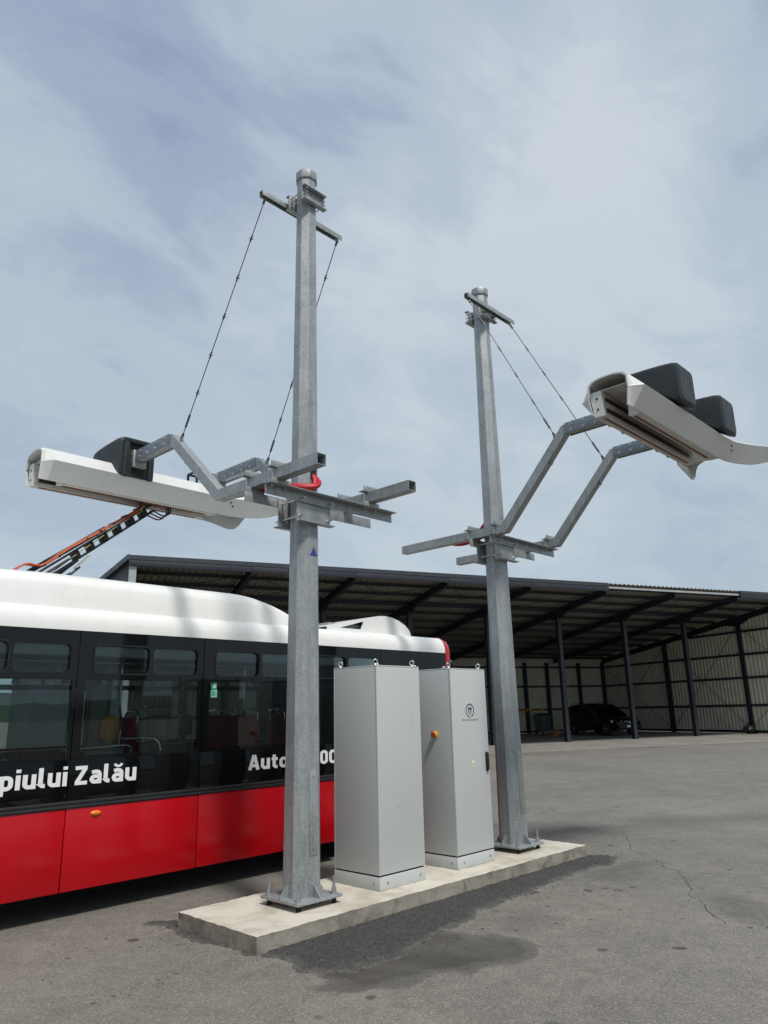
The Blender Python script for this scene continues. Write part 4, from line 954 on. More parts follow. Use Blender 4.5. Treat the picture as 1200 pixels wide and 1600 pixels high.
for y in (YB+0.20, YF-0.20):
    o = plate('side_plate', side_poly, [opening], 0.02, WHITEP, bus, (0, y, 0), (R(90), 0, 0))
    if ru is None: ru = o
m = MB(); prf = [(1.14, 2.648), (2.05, 2.826), (2.16, 2.832), (2.30, 2.82), (2.42, 2.79), (2.55, 2.735), (2.63, 2.675), (2.665, 2.61), (2.665, 2.56)]
m.loft([[(x, YB+0.205, z) for x, z in prf]+[(x-0.01, YB+0.205, z-0.014) for x, z in reversed(prf)], [(x, YF-0.205, z) for x, z in prf]+[(x-0.01, YF-0.205, z-0.014) for x, z in reversed(prf)]])
m.build('fan_cover', WHITEP, bus, smooth=30)
m = MB(); m.box((1.25, YB+0.30, 2.60), (2.5, YF-0.30, 2.70)); m.build('fan_unit', LINER, bus)
# ends of the body
def outline(ins, lift=0.0):
    y0 = YB+ins
    p = [(y0+0.03, ZS+lift), (y0, ZS+0.06+lift), (y0, 2.373-ins*0.3), (y0+0.002, 2.44-ins*0.35), (y0+0.022, 2.50-ins*0.4), (y0+0.06, 2.55-ins*0.4), (y0+0.16, 2.60-ins*0.45), (y0+0.6, 2.635-ins*0.5)]
    return mirror(p)
for s, xe, mt in ((1, 3.164, REDP), (-1, -8.454, BLACKP)):
    m = MB(); m.loft([[(xe+s*dx, y, z) for y, z in outline(i, l)] for dx, i, l in ((0, 0.0, 0), (0.06, 0.006, 0.0), (0.12, 0.025, 0.005), (0.17, 0.06, 0.02), (0.205, 0.11, 0.04), (0.225, 0.18, 0.06))]); ec = m.build('end_cap', mt, bus, smooth=35)
    if s == 1:
        m = MB(); m.lathe([(0.0, -0.05), (0.03, -0.045), (0.045, -0.02), (0.048, 0.0)], (3.30, YB+0.045, 2.245), 'y', 16); m.build('end_lamp', BLACKPL, ec, smooth=60)
        m = MB(); m.box((xe+0.2255, YB+0.35, 1.2), (xe+0.235, YF-0.35, 2.3)); m.build('rear_glass', BLACKP, ec, bevel=0.004)
# floor, ceiling, wheel boxes, underframe
m = MB(); m.box((-8.4, YB+0.035, 0.36), (3.1, YF-0.035, 0.42)); m.build('floor', FLOORB, bus)
m = MB(); m.box((-8.4, YB+0.05, 2.33), (3.1, YF-0.05, 2.36)); m.build('ceiling', LINER, bus)
m = MB(); m.box((-8.2, YB+0.25, 0.24), (2.95, YF-0.25, 0.35)); m.build('underframe', RUBBER, bus)
m = MB(); m.box((2.55, YB+0.05, 0.43), (3.08, YF-0.05, 2.325)); m.build('equipment_box', LINER, bus)
for side in (0, 1):
    y = YB+0.10 if side == 0 else YF-0.10
    m = MB(); m.beam((-8.3, y, 2.20), (2.5, y, 2.20), 0.14, 0.10); m.build('ceiling_duct', LINER, bus, bevel=0.02)
def wheel(ax, y, s):
    m = MB(); m.lathe([(0.27, -0.13*s), (0.44, -0.13*s), (0.475, -0.09*s), (0.48, 0.0), (0.475, 0.09*s), (0.44, 0.13*s), (0.27, 0.13*s)], (ax, y, 0.48), 'y', 36); w = m.build('wheel', RUBBER, bus, smooth=40)
    m = MB(); m.lathe([(0.0, -0.06*s), (0.10, -0.07*s), (0.12, -0.02*s), (0.24, -0.05*s), (0.275, -0.125*s), (0.275, 0.1*s)], (ax, y, 0.48), 'y', 28); m.build('rim', RIM, w, smooth=40)
    m = MB()
    pts = [(ax+0.60*math.cos(R(a)), 0.47+0.60*math.sin(R(a))) for a in range(0, 181, 10)]
    m.loft([[(px, y-s*0.14, pz) for px, pz in pts]+[(px*0.97+ax*0.03, y-s*0.14, pz*0.97+0.014) for px, pz in reversed(pts)], [(px, y+s*0.3, pz) for px, pz in pts]+[(px*0.97+ax*0.03, y+s*0.3, pz*0.97+0.014) for px, pz in reversed(pts)]]); m.build('wheel_arch', RUBBER, bus, smooth=40)
for ax in AX:
    wheel(ax, YB+0.185, 1); wheel(ax, YF-0.185, -1)
# interior
def seat(x, y, zf, face=1):
    m = MB()
    prof = [(-0.03, 0.45), (0.06, 0.44), (0.10, 0.75), (0.115, 1.02), (0.09, 1.15), (0.05, 1.16), (0.02, 1.02), (0.0, 0.75), (-0.03, 0.55)]
    def r_(w, k): return [(x+face*px, y+w, zf+pz) for px, pz in prof]
    rr_ = []
    for w, k in ((-0.205, 0.9), (-0.19, 1.0), (0, 1.02), (0.19, 1.0), (0.205, 0.9)):
        rr_.append([(x+face*(0.045+(px-0.045)*k), y+w, zf+0.45+(pz-0.45)*(1.0 if abs(w) < 0.2 else 0.965)) for px, pz in prof])
    m.loft(rr_); st = m.build('seat', SEATR, bus, smooth=45)
    m = MB(); m.prism(rrect(y-0.2, zf+0.40, y+0.2, zf+0.47, 0.03), 'x', min(x, x+face*0.42), max(x, x+face*0.42)); m.build('seat_cushion', SEATR, st, bevel=0.01)
    m = MB(); m.box((x+face*0.1-0.03 if face > 0 else x-0.13, y-0.03, zf), (x+face*0.1+0.03 if face > 0 else x-0.07, y+0.03, zf+0.40)); m.build('seat_leg', LINER, st)
    m = MB(); m.tube(catmull([(x-face*0.01, y-0.14, zf+1.10), (x-face*0.02, y-0.12, zf+1.20), (x-face*0.02, y, zf+1.22), (x-face*0.02, y+0.12, zf+1.20), (x-face*0.01, y+0.14, zf+1.10)], 5), 0.012, 8); m.build('seat_handle', CHROME, st, smooth=60)
for x, y, f in ((0.10, YB+0.33, -1), (0.10, YB+0.78, -1), (0.86, YB+0.33, 1), (0.86, YB+0.78, 1), (-0.98, YB+0.95, -1), (-3.4, YB+0.33, 1), (-3.4, YB+0.78, 1), (-4.2, YB+0.33, 1), (-2.55, YF-0.35, 1), (-2.55, YF-0.8, 1), (0.9, YF-0.35, 1), (0.9, YF-0.8, 1), (1.9, YB+0.33, 1), (1.9, YF-0.35, 1)):
    seat(x, y, 0.45, f)
def rail(pts, r=0.016, k=5, mt=CHROME):
    m = MB(); m.tube(catmull(pts, k), r, 8); m.build('grab_rail', mt, bus, smooth=60)
rail([(-1.20, YB+0.72, 0.45), (-1.20, YB+0.72, 1.35), (-1.20, YB+0.70, 1.55), (-1.28, YB+0.6, 1.75), (-1.28, YB+0.6, 2.32)])
rail([(-1.20, YB+0.70, 1.40), (-0.98, YB+0.55, 1.40), (-0.90, YB+0.5, 1.37), (-0.87, YB+0.48, 1.25), (-0.90, YB+0.48, 1.05)], 0.018)
rail([(-1.62, YB+0.8, 0.45), (-1.62, YB+0.8, 2.32)]); rail([(-0.30, YB+1.0, 0.45), (-0.30, YB+1.0, 2.32)], 0.022, 3, BLACKPL); rail([(0.22, YB+0.6, 0.45), (0.22, YB+0.6, 2.32)])
rail([(-2.3, YB+1.6, 0.45), (-2.3, YB+1.6, 2.32)]); rail([(-2.9, YB+0.9, 0.45), (-2.9, YB+0.9, 2.32)])
for yy in (YB+0.75, YF-0.75): rail([(-8, yy, 2.15), (-3, yy, 2.15), (1, yy, 2.15), (2.4, yy, 2.15)], 0.016)
for z in (1.35, 1.62, 1.72): rail([(-0.62, YB+1.3, z), (-0.1, YB+1.3, z)], 0.013)
for k in range(9):
    for yy in (YB+0.75, YF-0.75):
        x = -2.9+0.52*k; m = MB(); m.add([(x-0.012, yy, 2.14), (x+0.012, yy, 2.14), (x+0.05, yy-0.004, 1.98), (x-0.05, yy-0.004, 1.98), (x-0.012, yy+0.004, 2.14), (x+0.012, yy+0.004, 2.14), (x+0.05, yy+0.004, 1.98), (x-0.05, yy+0.004, 1.98)], [(0,1,2,3),(7,6,5,4),(0,4,5,1),(1,5,6,2),(2,6,7,3),(3,7,4,0)]); m.build('hand_strap', LINER, bus)
m = MB(); m.prism(rrect(-1.50, 1.38, -1.30, 1.63, 0.07), 'y', YB+0.52, YB+0.60); m.build('backrest_pad', PADY, bus, bevel=0.02)
m = MB(); m.prism(rrect(-1.62, 0.75, -1.22, 1.34, 0.06), 'y', YB+0.56, YB+0.60); m.build('backrest_board', LINER, bus, bevel=0.01)
rail([(-1.86, YB+0.5, 1.33), (-1.5, YB+0.5, 1.335), (-1.22, YB+0.5, 1.34), (-1.18, YB+0.5, 1.25)], 0.02, 5)
m = MB(); m.box((-0.34, YB+0.94, 1.40), (-0.22, YB+1.06, 1.62)); m.build('ticket_machine', BLACKPL, bus, bevel=0.015)
m = MB(); m.box((-0.72, YF-0.5, 0.43), (-0.66, YF-0.05, 2.0)); m.build('partition', LINER, bus)
m = MB(); m.box((-2.0, YF-0.06, 0.43), (-1.9, YF-0.03, 2.3)); m.box((-0.74, YF-0.06, 0.43), (-0.64, YF-0.03, 2.3)); m.build('door_post', LINER, bus)

# pantograph on the roof reaching up into the hood
PY = YB+1.275-0.02
lo = Vector((-2.02, PY, 2.98)); hi = Vector((-0.72, PY, 4.02))
def along(t, dn=0.0, dy=0.0):
    d = (hi-lo).normalized(); n = Vector((-d.z, 0, d.x)); return lo+(hi-lo)*t+n*dn+Vector((0, dy, 0))
m = MB()
for dy in (-0.045, 0.045):
    for dn, w in ((-0.055, 0.036), (0.045, 0.030)): m.beam(along(0.0, dn, dy), along(1.0, dn*0.75, dy), 0.014, w, (0, 1, 0))
    for k in range(6):
        t = 0.33+0.115*k; m.beam(along(t, -0.05, dy), along(t+0.008, 0.045, dy), 0.012, 0.130, (0,1,0))
    m.beam(along(0.0, -0.005, dy), along(0.30, -0.005, dy), 0.010, 0.085, (0, 1, 0))
pa = m.build('pantograph_arm', PANTO, bus, bevel=0.0)
m = MB(); m.beam(along(0.02, 0.10, 0.03), along(0.62, 0.075, 0.03), 0.05, 0.035, (0,1,0)); m.beam(along(-0.02, -0.11, 0.0), along(0.33, -0.06, 0.0), 0.03, 0.03, (0,1,0)); m.build('control_strut', PANTO, pa)
m = MB(); m.beam(along(0.27, -0.115, -0.06), along(0.40, -0.085, -0.06), 0.012, 0.085, (0,1,0)); m.build('bracket', ALU, pa, bevel=0.003)
m = MB(); m.tube([along(0.30, -0.13, -0.06), (-1.80, PY-0.06, 2.94)], 0.013, 8); m.tube([along(0.26, -0.15, 0.06), (-1.86, PY+0.06, 2.94)], 0.013, 8); m.build('gas_strut', PANTO, pa, smooth=50)
m = MB(); m.beam((-0.86, PY, 4.045), (-0.58, PY, 4.10), 0.10, 0.03); m.beam((-0.62, PY-0.10, 4.09), (-0.62, PY+0.10, 4.09), 0.05, 0.05); m.beam((-0.66, PY-0.10, 4.10), (-0.66, PY-0.10, 4.20), 0.16, 0.03, (1,0,0)); m.beam((-0.66, PY+0.10, 4.10), (-0.66, PY+0.10, 4.20), 0.16, 0.03, (1,0,0)); m.build('contact_head', PANTO, pa, bevel=0.004)
for k, (dy, dn) in enumerate(((-0.05, 0.072), (-0.012, 0.084), (0.03, 0.078))):
    P = [(-2.26, PY+dy, 2.95), (-2.20, PY+dy, 3.08), (-2.09, PY+dy, 3.16), along(0.12, dn+0.01, dy), along(0.30, dn+0.02, dy), along(0.6, dn, dy), along(0.9, dn-0.01, dy), (-0.80, PY+dy, 4.125-0.012*k), (-0.62, PY+dy*1.5, 4.10-0.014*k), (-0.52, PY+dy*1.6, 4.07)]
    m = MB(); m.tube(catmull(P, 7), 0.0095, 8); m.build('power_cable', CABLEO, pa, smooth=60)
for k in range(3):
    P = [along(0.93, -0.03, -0.05+0.05*k), (-0.74, PY-0.06+0.05*k, 3.965-0.02*k), (-0.60, PY-0.06+0.05*k, 3.93-0.015*k), (-0.50, PY-0.05+0.05*k, 3.985), (-0.49, PY+0.03*k, 4.09)]
    m = MB(); m.tube(catmull(P, 8), 0.009, 6); m.build('control_cable', CABLEK, pa, smooth=60)
m = MB(); m.tube(catmull([(-1.98, PY-0.07, 2.95), along(0.08, -0.03, -0.07), along(0.4, 0.01, -0.065), along(0.75, 0.035, -0.06), along(0.95, 0.03, -0.055)], 6), 0.006, 6); m.build('earth_cable', CABLEY, pa, smooth=60)
for k in range(8): p = along(0.12+0.11*k, 0.08, 0); q = MB(); q.cbox(p, (0.02, 0.13, 0.02)); q.build('cable_clip', CABLEK, pa)
m = MB(); m.lathe([(0.05, 0), (0.05, 0.05), (0.03, 0.08), (0.0, 0.09)], (-0.55, YB+0.95, 2.94), 'z', 14); m.build('antenna', BLACKPL, bus, smooth=60)

# ------------------------------------------------------------------ shed
TH = R(-22.559); BAY = 4.076; SLOPE = 0.13; ZR = 6.42; DF, DB = -3.86, 11.75
L0, L1 = -5*BAY, 3*BAY
shed = thing('vehicle_shed', 'long open-fronted steel shed with cream corrugated walls behind the yard', 'shed', (27.367, 14.263, 0), TH)
def ibeam(m, a, b, w, h, up, tf=0.016, tw=0.012):
    a, b = Vector(a), Vector(b); d = (b-a).normalized(); r = d.cross(Vector(up)).normalized(); u = r.cross(d)
    for s in (-1, 1): m.beam(a+u*s*(h/2-tf/2), b+u*s*(h/2-tf/2), w, tf, up)
    m.beam(a, b, tw, h-2*tf-0.002, up)
def zroof(d): return ZR-SLOPE*d
col = MB(); ibeam(col, (0,0,-0.02), (0,0,zroof(0)-0.42), 0.20, 0.22, (0,1,0)); col.box((-0.16,-0.16,0.0), (0.16,0.16,0.02)); colm = col.mesh('column', SHEDST)
raf = MB(); ibeam(raf, (0, DF+0.12, zroof(DF+0.12)-0.27), (0, DB, zroof(DB)-0.30), 0.17, 0.30, (0,0,1))
raf.prism([(-0.9, zroof(-0.9)-0.42), (0.9, zroof(0.9)-0.42), (0.25, zroof(0.25)-0.62), (-0.25, zroof(-0.25)-0.62)], 'x', -0.006, 0.006)
rafm = raf.mesh('rafter', SHEDST)
for k in range(-5, 4):
    link('column', colm, shed, (k*BAY, 0, 0))
    link('rafter', rafm, shed, (k*BAY, 0, 0))
# rear and side posts, girts
bpz = zroof(DB)-0.4
bp_ = MB(); ibeam(bp_, (0,0,0), (0,0,bpz), 0.18, 0.20, (0,1,0)); bpm = bp_.mesh('post', SHEDST)
for l in (10.07, 7.49, 5.73, 2.97, 0.2, -2.6, -5.4, -8.2, -11, -14): link('post', bpm, shed, (l, DB-0.12, 0))
for d in (5.64, DB-0.12):
    m = MB(); ibeam(m, (L1-0.12, d, 0), (L1-0.12, d, zroof(d)-0.4), 0.20, 0.20, (1,0,0)); m.build('post', SHEDST, shed, local=True)
for z in (0.12, 1.48, 2.95, 4.20, 5.45):
    dmax = DB if z < bpz else (ZR-0.4-z)/SLOPE
    m = MB(); m.beam((L1-0.04, DF+0.15, z), (L1-0.04, dmax, z), 0.06, 0.12); m.build('girt', SHEDST, shed, local=True)
    if z < bpz:
        m = MB(); m.beam((L0, DB-0.04, z), (L1-0.1, DB-0.04, z), 0.06, 0.12); m.build('girt', SHEDST, shed, local=True)
m = MB(); m.beam((L1-0.02, DF+0.10, 0), (L1-0.02, DF+0.10, zroof(DF)-0.3), 0.12, 0.12, (0,1,0)); m.build('post', SHEDST, shed, local=True)
m = MB(); m.beam((L0-0.05, DF+0.06, 0), (L0-0.05, DF+0.06, zroof(DF)-0.30), 0.24, 0.14, (0,1,0)); m.build('corner_post', ROOFLT, shed, local=True)
# purlins
for d in (-3.6, -2.55, -1.3, 0.0, 1.5, 3.0, 4.5, 6.0, 7.5, 9.0, 10.5, 11.5):
    w = 0.20 if d == 0.0 else 0.13
    m = MB(); m.beam((L0, d, zroof(d)-0.06-w/2+0.02), (L1, d, zroof(d)-0.06-w/2+0.02), 0.06, w); m.build('purlin', SHEDST, shed, local=True)
# bracing rods
def rod(a, b, nm='brace_rod'):
    m = MB(); m.tube([a, b], 0.014, 5); m.build(nm, SHEDST, shed, local=True)
xw = L1-0.10
rod((xw, 0.1, 0.3), (xw, 5.5, 5.2)); rod((xw, 0.1, 5.7), (xw, 5.5, 0.3)); rod((xw, 5.8, 0.3), (xw, 11.5, 4.2)); rod((xw, 5.8, 5.0), (xw, 11.5, 0.3)); rod((xw, -0.1, 0.3), (xw, -3.7, 3.4)); rod((xw, -0.1, 5.7), (xw, -3.7, 2.6))
for k in range(-5, 3):
    za = lambda d: zroof(d)-0.30
    rod((k*BAY+0.1, DF+0.3, za(DF+0.3)), ((k+1)*BAY-0.1, 0.0, za(0))); rod(((k+1)*BAY-0.1, DF+0.3, za(DF+0.3)), (k*BAY+0.1, 0.0, za(0)))
# corrugated sheets: real folds
def corr(n, period, depth):
    pts = []
    for k in range(n):
        x = k*period; pts += [(x, 0), (x+period*0.32, 0), (x+period*0.45, depth), (x+period*0.87, depth)]
    return pts+[(n*period, 0)]
def roof_sheet(l0, l1, mt):
    n = max(1, int(round((l1-l0)/0.25))); p = corr(n, (l1-l0)/n, 0.045)
    m = MB(); k = len(p)
    d0, d1 = DF-0.06, DB+0.25
    vs = [(l0+x, d, zroof(d)+z+th) for d in (d0, d1) for th in (0.0, 0.004) for x, z in p]
    fs = []
    for i in range(k-1): fs += [(i, i+1, 2*k+i+1, 2*k+i), (k+i, 3*k+i, 3*k+i+1, k+i+1), (i, k+i, k+i+1, i+1)]
    m.add(vs, fs); m.build('roof_sheet', mt, shed, local=True)
for k in range(-5, 3): roof_sheet(k*BAY+0.003-(0.15 if k == -5 else 0), (k+1)*BAY-0.003+(0.15 if k == 2 else 0), ROOFS)
def wall_l(l, d0, d1, mt, s):          # wall along d at constant l, top follows roof
    n = int(round((d1-d0)/0.25)); p = corr(n, (d1-d0)/n, 0.04); m = MB(); k = len(p)
    vs = [(l+s*z, d0+x, 0.02) for x, z in p]+[(l+s*z, d0+x, zroof(d0+x)-0.02) for x, z in p]
    vs += [(a+s*0.004, b, c) for a, b, c in vs]
    m.add(vs, [(i, i+1, k+i+1, k+i) for i in range(k-1)]+[(2*k+i, 3*k+i, 3*k+i+1, 2*k+i+1) for i in range(k-1)]); m.build('wall_sheet', mt, shed, local=True)
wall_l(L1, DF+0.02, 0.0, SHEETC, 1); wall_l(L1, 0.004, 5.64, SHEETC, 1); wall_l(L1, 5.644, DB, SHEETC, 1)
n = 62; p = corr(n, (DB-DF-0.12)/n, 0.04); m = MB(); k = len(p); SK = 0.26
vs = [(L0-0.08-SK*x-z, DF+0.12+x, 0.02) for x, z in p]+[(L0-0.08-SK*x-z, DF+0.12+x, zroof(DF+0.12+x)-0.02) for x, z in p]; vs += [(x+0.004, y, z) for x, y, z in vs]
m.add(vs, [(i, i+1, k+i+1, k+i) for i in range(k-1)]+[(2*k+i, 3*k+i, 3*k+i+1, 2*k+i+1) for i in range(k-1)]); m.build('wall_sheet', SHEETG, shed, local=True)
m = MB(); tri = [(L0-0.16, DF), (L0-0.16, DB+0.2), (L0-0.16-SK*(DB+0.2-DF), DB+0.2)]; m.loft([[(x, y, zroof(y)+0.0) for x, y in tri], [(x, y, zroof(y)+0.03) for x, y in tri]]); m.build('roof_sheet', SHEETG, shed, local=True)
for a, b in ((L0, 0.0), (0.004, L1)):
    n = int(round((b-a)/0.25)); p = corr(n, (b-a)/n, 0.04); m = MB(); k = len(p)
    vs = [(a+x, DB+z, 0.02) for x, z in p]+[(a+x, DB+z, zroof(DB)-0.02) for x, z in p]; vs += [(x, y+0.004, z) for x, y, z in vs]
    m.add(vs, [(i, i+1, k+i+1, k+i) for i in range(k-1)]+[(2*k+i, 3*k+i, 3*k+i+1, 2*k+i+1) for i in range(k-1)]); m.build('wall_sheet', SHEETC, shed, local=True)
# front flashing, missing over two bays
for k in range(-5, 3):
    a, b = k*BAY+0.004-(0.2 if k == -5 else 0), (k+1)*BAY-0.004+(0.3 if k == 2 else 0)
    zt_ = zroof(DF)
    if k in (0, 1):
        m = MB(); m.beam((a, DF+0.02, zt_-0.13), (b, DF+0.02, zt_-0.13), 0.05, 0.09); m.build('eaves_beam', ROOFLT, shed, local=True)
    else:
        m = MB(); m.box((a, DF-0.11, zt_-0.10), (b, DF-0.07, zt_+0.05)); m.box((a, DF-0.11, zt_+0.0505), (b, DF+0.25, zt_+0.055)); m.build('flashing', FASCIA, shed, local=True)
        m = MB(); m.box((a, DF-0.095, zt_-0.32), (b, DF-0.05, zt_-0.105)); m.build('gutter', SHEDST, shed, local=True, bevel=0.008)
m = MB(); m.beam((L0-0.22, DF-0.1, zroof(DF-0.1)-0.03), (L0-0.22-SK*(DB+0.3-DF), DB+0.2, zroof(DB+0.2)-0.03), 0.04, 0.20); m.build('verge_flashing', FASCIA, shed, local=True)
# concrete floor under and before the shed
fl = MB(); a = Matrix.Translation((27.367, 14.263, 0)) @ Matrix.Rotation(TH, 4, 'Z')
pts = [(L0-1, -6.1), (-2, -5.9), (4.9, -6.5), (L1+8, -6.8), (L1+8, DB+0.5), (L0-1, DB+0.5)]
fl.add([tuple(a @ Vector((x, y, 0.006))) for x, y in pts], [tuple(range(len(pts)))])
tag(fl.build('shed_floor', CONFLOOR), 'pale concrete floor and apron of the shed', 'floor', kind='structure')

# ------------------------------------------------------------------ parked car and clutter in the shed
def shed_pt(l, d, z=0.006): return tuple(a @ Vector((l, d, z)))
car = thing('parked_car', 'black off-road car parked under the shed roof', 'car', shed_pt(6.75, 5.65), TH-1.60)
HW = 0.93
def carring(x, pts): return [(x, y, z) for y, z in pts]+[(x, -y, z) for y, z in reversed(pts)]
# lower body lofted along its length: (x, half width, sill, belt, belt inset)
sec = [(-2.38, 0.78, 0.55, 0.95), (-2.34, 0.84, 0.45, 1.05), (-2.2, 0.90, 0.36, 1.10), (-1.4, 0.93, 0.30, 1.10), (0.2, 0.935, 0.30, 1.08), (1.0, 0.93, 0.30, 1.05), (1.35, 0.92, 0.30, 1.03), (1.9, 0.90, 0.32, 0.96), (2.2, 0.86, 0.36, 0.89), (2.36, 0.76, 0.44, 0.80), (2.42, 0.64, 0.50, 0.72)]
m = MB(); m.loft([carring(x, [(w*0.90, lo_), (w*0.985, lo_+0.08), (w, (lo_+hi_)/2), (w*0.985, hi_-0.10), (w*0.93, hi_-0.02), (w*0.6, hi_+0.015)]) for x, w, lo_, hi_ in sec]); body = m.build('body', CARP, car, smooth=40, local=True)
gh = [(-2.30, 0.70, 1.10, 1.12), (-2.15, 0.72, 1.08, 1.58), (-1.9, 0.70, 1.08, 1.70), (-1.0, 0.70, 1.06, 1.755), (-0.1, 0.69, 1.05, 1.75), (0.42, 0.68, 1.05, 1.68), (1.24, 0.78, 1.03, 1.06)]
m = MB(); m.loft([carring(x, [(0.86, lo_), (0.86-(0.86-w)*0.5*min(1, (hi_-lo_)/0.6), (lo_+hi_)/2), (w+0.02, hi_-0.05), (w-0.08, hi_)]) for x, w, lo_, hi_ in gh]); m.build('cabin', CARP, car, smooth=40, local=True)
for s in (-1, 1):
    for p in ([(-2.05, 1.14), (-1.42, 1.13), (-1.42, 1.60), (-1.95, 1.58)], [(-1.34, 1.13), (-0.42, 1.12), (-0.42, 1.62), (-1.34, 1.62)], [(-0.34, 1.12), (0.92, 1.10), (0.30, 1.58), (-0.34, 1.61)]):
        def yy(z): return 0.868-(0.868-0.735)*(z-1.05)/0.62
        vs = [(x, s*(yy(z)+0.012), z) for x, z in p]+[(x, s*(yy(z)-0.02), z) for x, z in p]
        m = MB(); m.loft([vs[:4], vs[4:]]); m.build('side_window', CGLASS, body, local=True)
    m = MB(); m.cbox((0.80, s*1.0, 1.13), (0.10, 0.20, 0.15)); m.build('mirror', CARP, body, bevel=0.03, local=True)
    m = MB(); m.tube([(-1.9, s*0.60, 1.74), (-1.8, s*0.60, 1.79), (0.0, s*0.59, 1.79), (0.15, s*0.59, 1.72)], 0.018, 6); m.build('roof_rail', CARPL, body, local=True)
    m = MB(); m.loft([[(2.02, s*0.90, 0.70), (2.30, s*0.79, 0.67), (2.41, s*0.52, 0.66), (2.395, s*0.52, 0.79), (2.24, s*0.80, 0.83), (1.95, s*0.905, 0.84)], [(2.0, s*0.80, 0.70), (2.2, s*0.70, 0.67), (2.3, s*0.50, 0.66), (2.3, s*0.50, 0.79), (2.2, s*0.70, 0.83), (1.95, s*0.80, 0.84)]]); m.build('headlight', LAMP, body, local=True)
    m = MB(); m.loft([[(1.90, s*0.915, 0.75), (2.02, s*0.905, 0.71), (1.97, s*0.91, 0.84), (1.86, s*0.915, 0.84)], [(1.90, s*0.86, 0.75), (2.02, s*0.85, 0.71), (1.97, s*0.85, 0.84), (1.86, s*0.86, 0.84)]]); m.build('indicator', ORANGE, body, local=True)
    m = MB(); m.lathe([(0.07, 2.30), (0.06, 2.42)], (0, s*0.62, 0.50), 'x', 14); m.build('fog_lamp', LAMP, body, local=True)
    for wx in (-1.45, 1.50):
        m = MB(); m.lathe([(0.22, -0.11), (0.33, -0.11), (0.355, -0.06), (0.355, 0.06), (0.33, 0.11), (0.22, 0.11)], (wx, s*0.835, 0.355), 'y', 28); w = m.build('wheel', RUBBER, car, smooth=40, local=True)
        m = MB(); m.lathe([(0.235, -0.10), (0.245, 0.0), (0.235, 0.10)], (wx, s*0.835, 0.355), 'y', 28)
        for k in range(5):
            an = 2*math.pi*k/5+0.3; c_ = Vector((wx, s*0.925, 0.355)); e_ = c_+Vector((math.cos(an), 0, math.sin(an)))*0.225; m.beam(c_, e_, 0.03, 0.06, (0, 1, 0) if abs(math.sin(an)) < 2 else (0,0,1))
        m.build('rim', RIM, w, local=True)
m = MB(); m.loft([[(0.44, -0.64, 1.60), (0.44, 0.64, 1.60), (1.24, 0.74, 1.07), (1.24, -0.74, 1.07)], [(0.46, -0.64, 1.63), (0.46, 0.64, 1.63), (1.28, 0.74, 1.09), (1.28, -0.74, 1.09)]]); m.build('windscreen', CGLASS, body, local=True)
m = MB(); m.box((2.40, -0.40, 0.62), (2.435, 0.40, 0.78)); gr = m.build('grille', CARPL, body, bevel=0.01, local=True)
m = MB(); m.lathe([(0.06, 2.436), (0.05, 2.45)], (0, 0, 0.70), 'x', 18); m.box((2.436, -0.38, 0.768), (2.446, 0.38, 0.785)); m.build('chrome_trim', CHROME, gr, local=True)
m = MB(); m.box((2.30, -0.80, 0.36), (2.47, 0.80, 0.58)); bu = m.build('bumper', CARPL, body, bevel=0.05, local=True)
m = MB(); m.box((2.472, -0.26, 0.46), (2.482, 0.26, 0.57)); m.build('number_plate', LETTER, bu, local=True)
m = MB(); m.box((-2.3, -0.8, 0.28), (2.2, 0.8, 0.34)); m.build('underbody', CARPL, car, local=True)

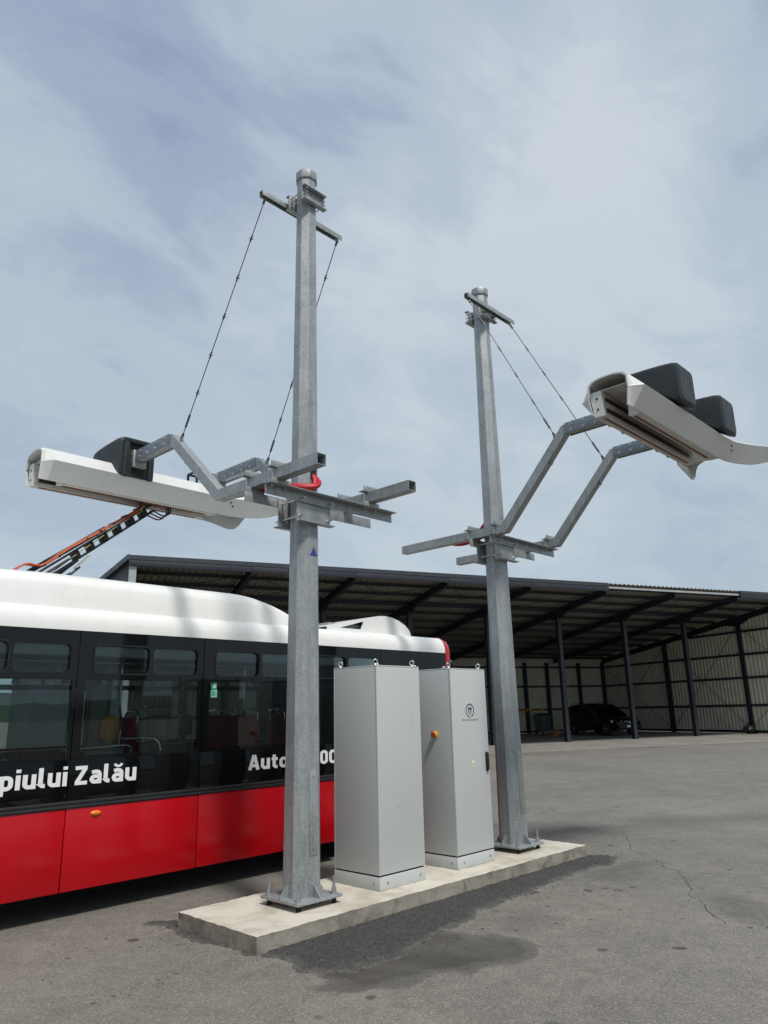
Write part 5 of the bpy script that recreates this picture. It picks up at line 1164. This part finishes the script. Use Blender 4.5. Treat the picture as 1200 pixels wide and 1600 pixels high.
bn_ = thing('waste_bin', 'grey wheeled bin standing against the shed wall behind the car', 'bin', shed_pt(6.35, 10.9), TH+0.15)
m = MB(); m.loft([[(-0.30, -0.32, 0.10), (0.30, -0.32, 0.10), (0.30, 0.32, 0.10), (-0.30, 0.32, 0.10)], [(-0.38, -0.42, 1.12), (0.38, -0.42, 1.12), (0.38, 0.42, 1.12), (-0.38, 0.42, 1.12)]]); m.build('tub', BIN, bn_, bevel=0.03, local=True)
m = MB(); m.box((-0.42, -0.47, 1.125), (0.42, 0.44, 1.19)); m.box((-0.3, -0.3, 1.19), (0.3, 0.3, 1.24)); m.build('lid', BLACKPL, bn_, bevel=0.02, local=True)
for s in (-1, 1):
    m = MB(); m.lathe([(0.10, -0.03), (0.10, 0.03)], (s*0.30, 0.36, 0.10), 'x', 16); m.build('wheel', RUBBER, bn_, local=True)
bx_ = thing('cardboard_box', 'small brown box on the floor beside the rear of the car', 'box', shed_pt(3.75, 6.2), TH+0.3)
m = MB(); m.box((-0.25, -0.18, 0), (0.25, 0.18, 0.30)); m.build('box_body', CARD, bx_, bevel=0.006, local=True)
for s in (-1, 1):
    m = MB(); m.loft([[(-0.25, s*0.18, 0.301), (0.25, s*0.18, 0.301), (0.25, s*0.28, 0.36), (-0.25, s*0.28, 0.36)], [(-0.25, s*0.18, 0.305), (0.25, s*0.18, 0.305), (0.25, s*0.28, 0.364), (-0.25, s*0.28, 0.364)]]); m.build('flap', CARD, bx_, local=True)
tp = thing('barrier_tape', 'yellow barrier tape sagging along the back wall of the shed', 'tape', shed_pt(4.6, 11.2), TH)
for k, (x0, x1) in enumerate(((-0.3, 0.95), (0.95, 2.1), (-2.4, -0.3))):
    P = [(x0+(x1-x0)*u/8, 0.0, 1.50-0.10*math.sin(math.pi*u/8)) for u in range(9)]
    m = MB(); m.loft([[(x, -0.002, z-0.035), (x, 0.002, z-0.035), (x, 0.002, z+0.035), (x, -0.002, z+0.035)] for x, y, z in P]); m.build('tape_strip', YELLOW, tp, local=True)
bg_ = thing('black_sack', 'black sack slumped at the foot of the right wall post', 'sack', shed_pt(L1-0.45, -0.15), TH)
m = MB(); rr_ = []
for k in range(9):
    ph = math.pi*k/8; ring = []
    for j in range(16):
        an = 2*math.pi*j/16; rad_ = 0.30*math.sin(ph)*(1+0.25*mnoise.noise(Vector((math.cos(an)*2, math.sin(an)*2, k*0.6)))); ring.append((rad_*math.cos(an)*1.1, rad_*math.sin(an), 0.24-0.24*math.cos(ph)))
    rr_.append(ring)
m.loft(rr_); m.build('sack_body', BLACKPL, bg_, smooth=50, local=True)
m = MB(); m.lathe([(0.05, 0.44), (0.03, 0.50), (0.08, 0.58)], (0, 0, 0), 'z', 9); m.build('knot', BLACKPL, bg_, local=True)
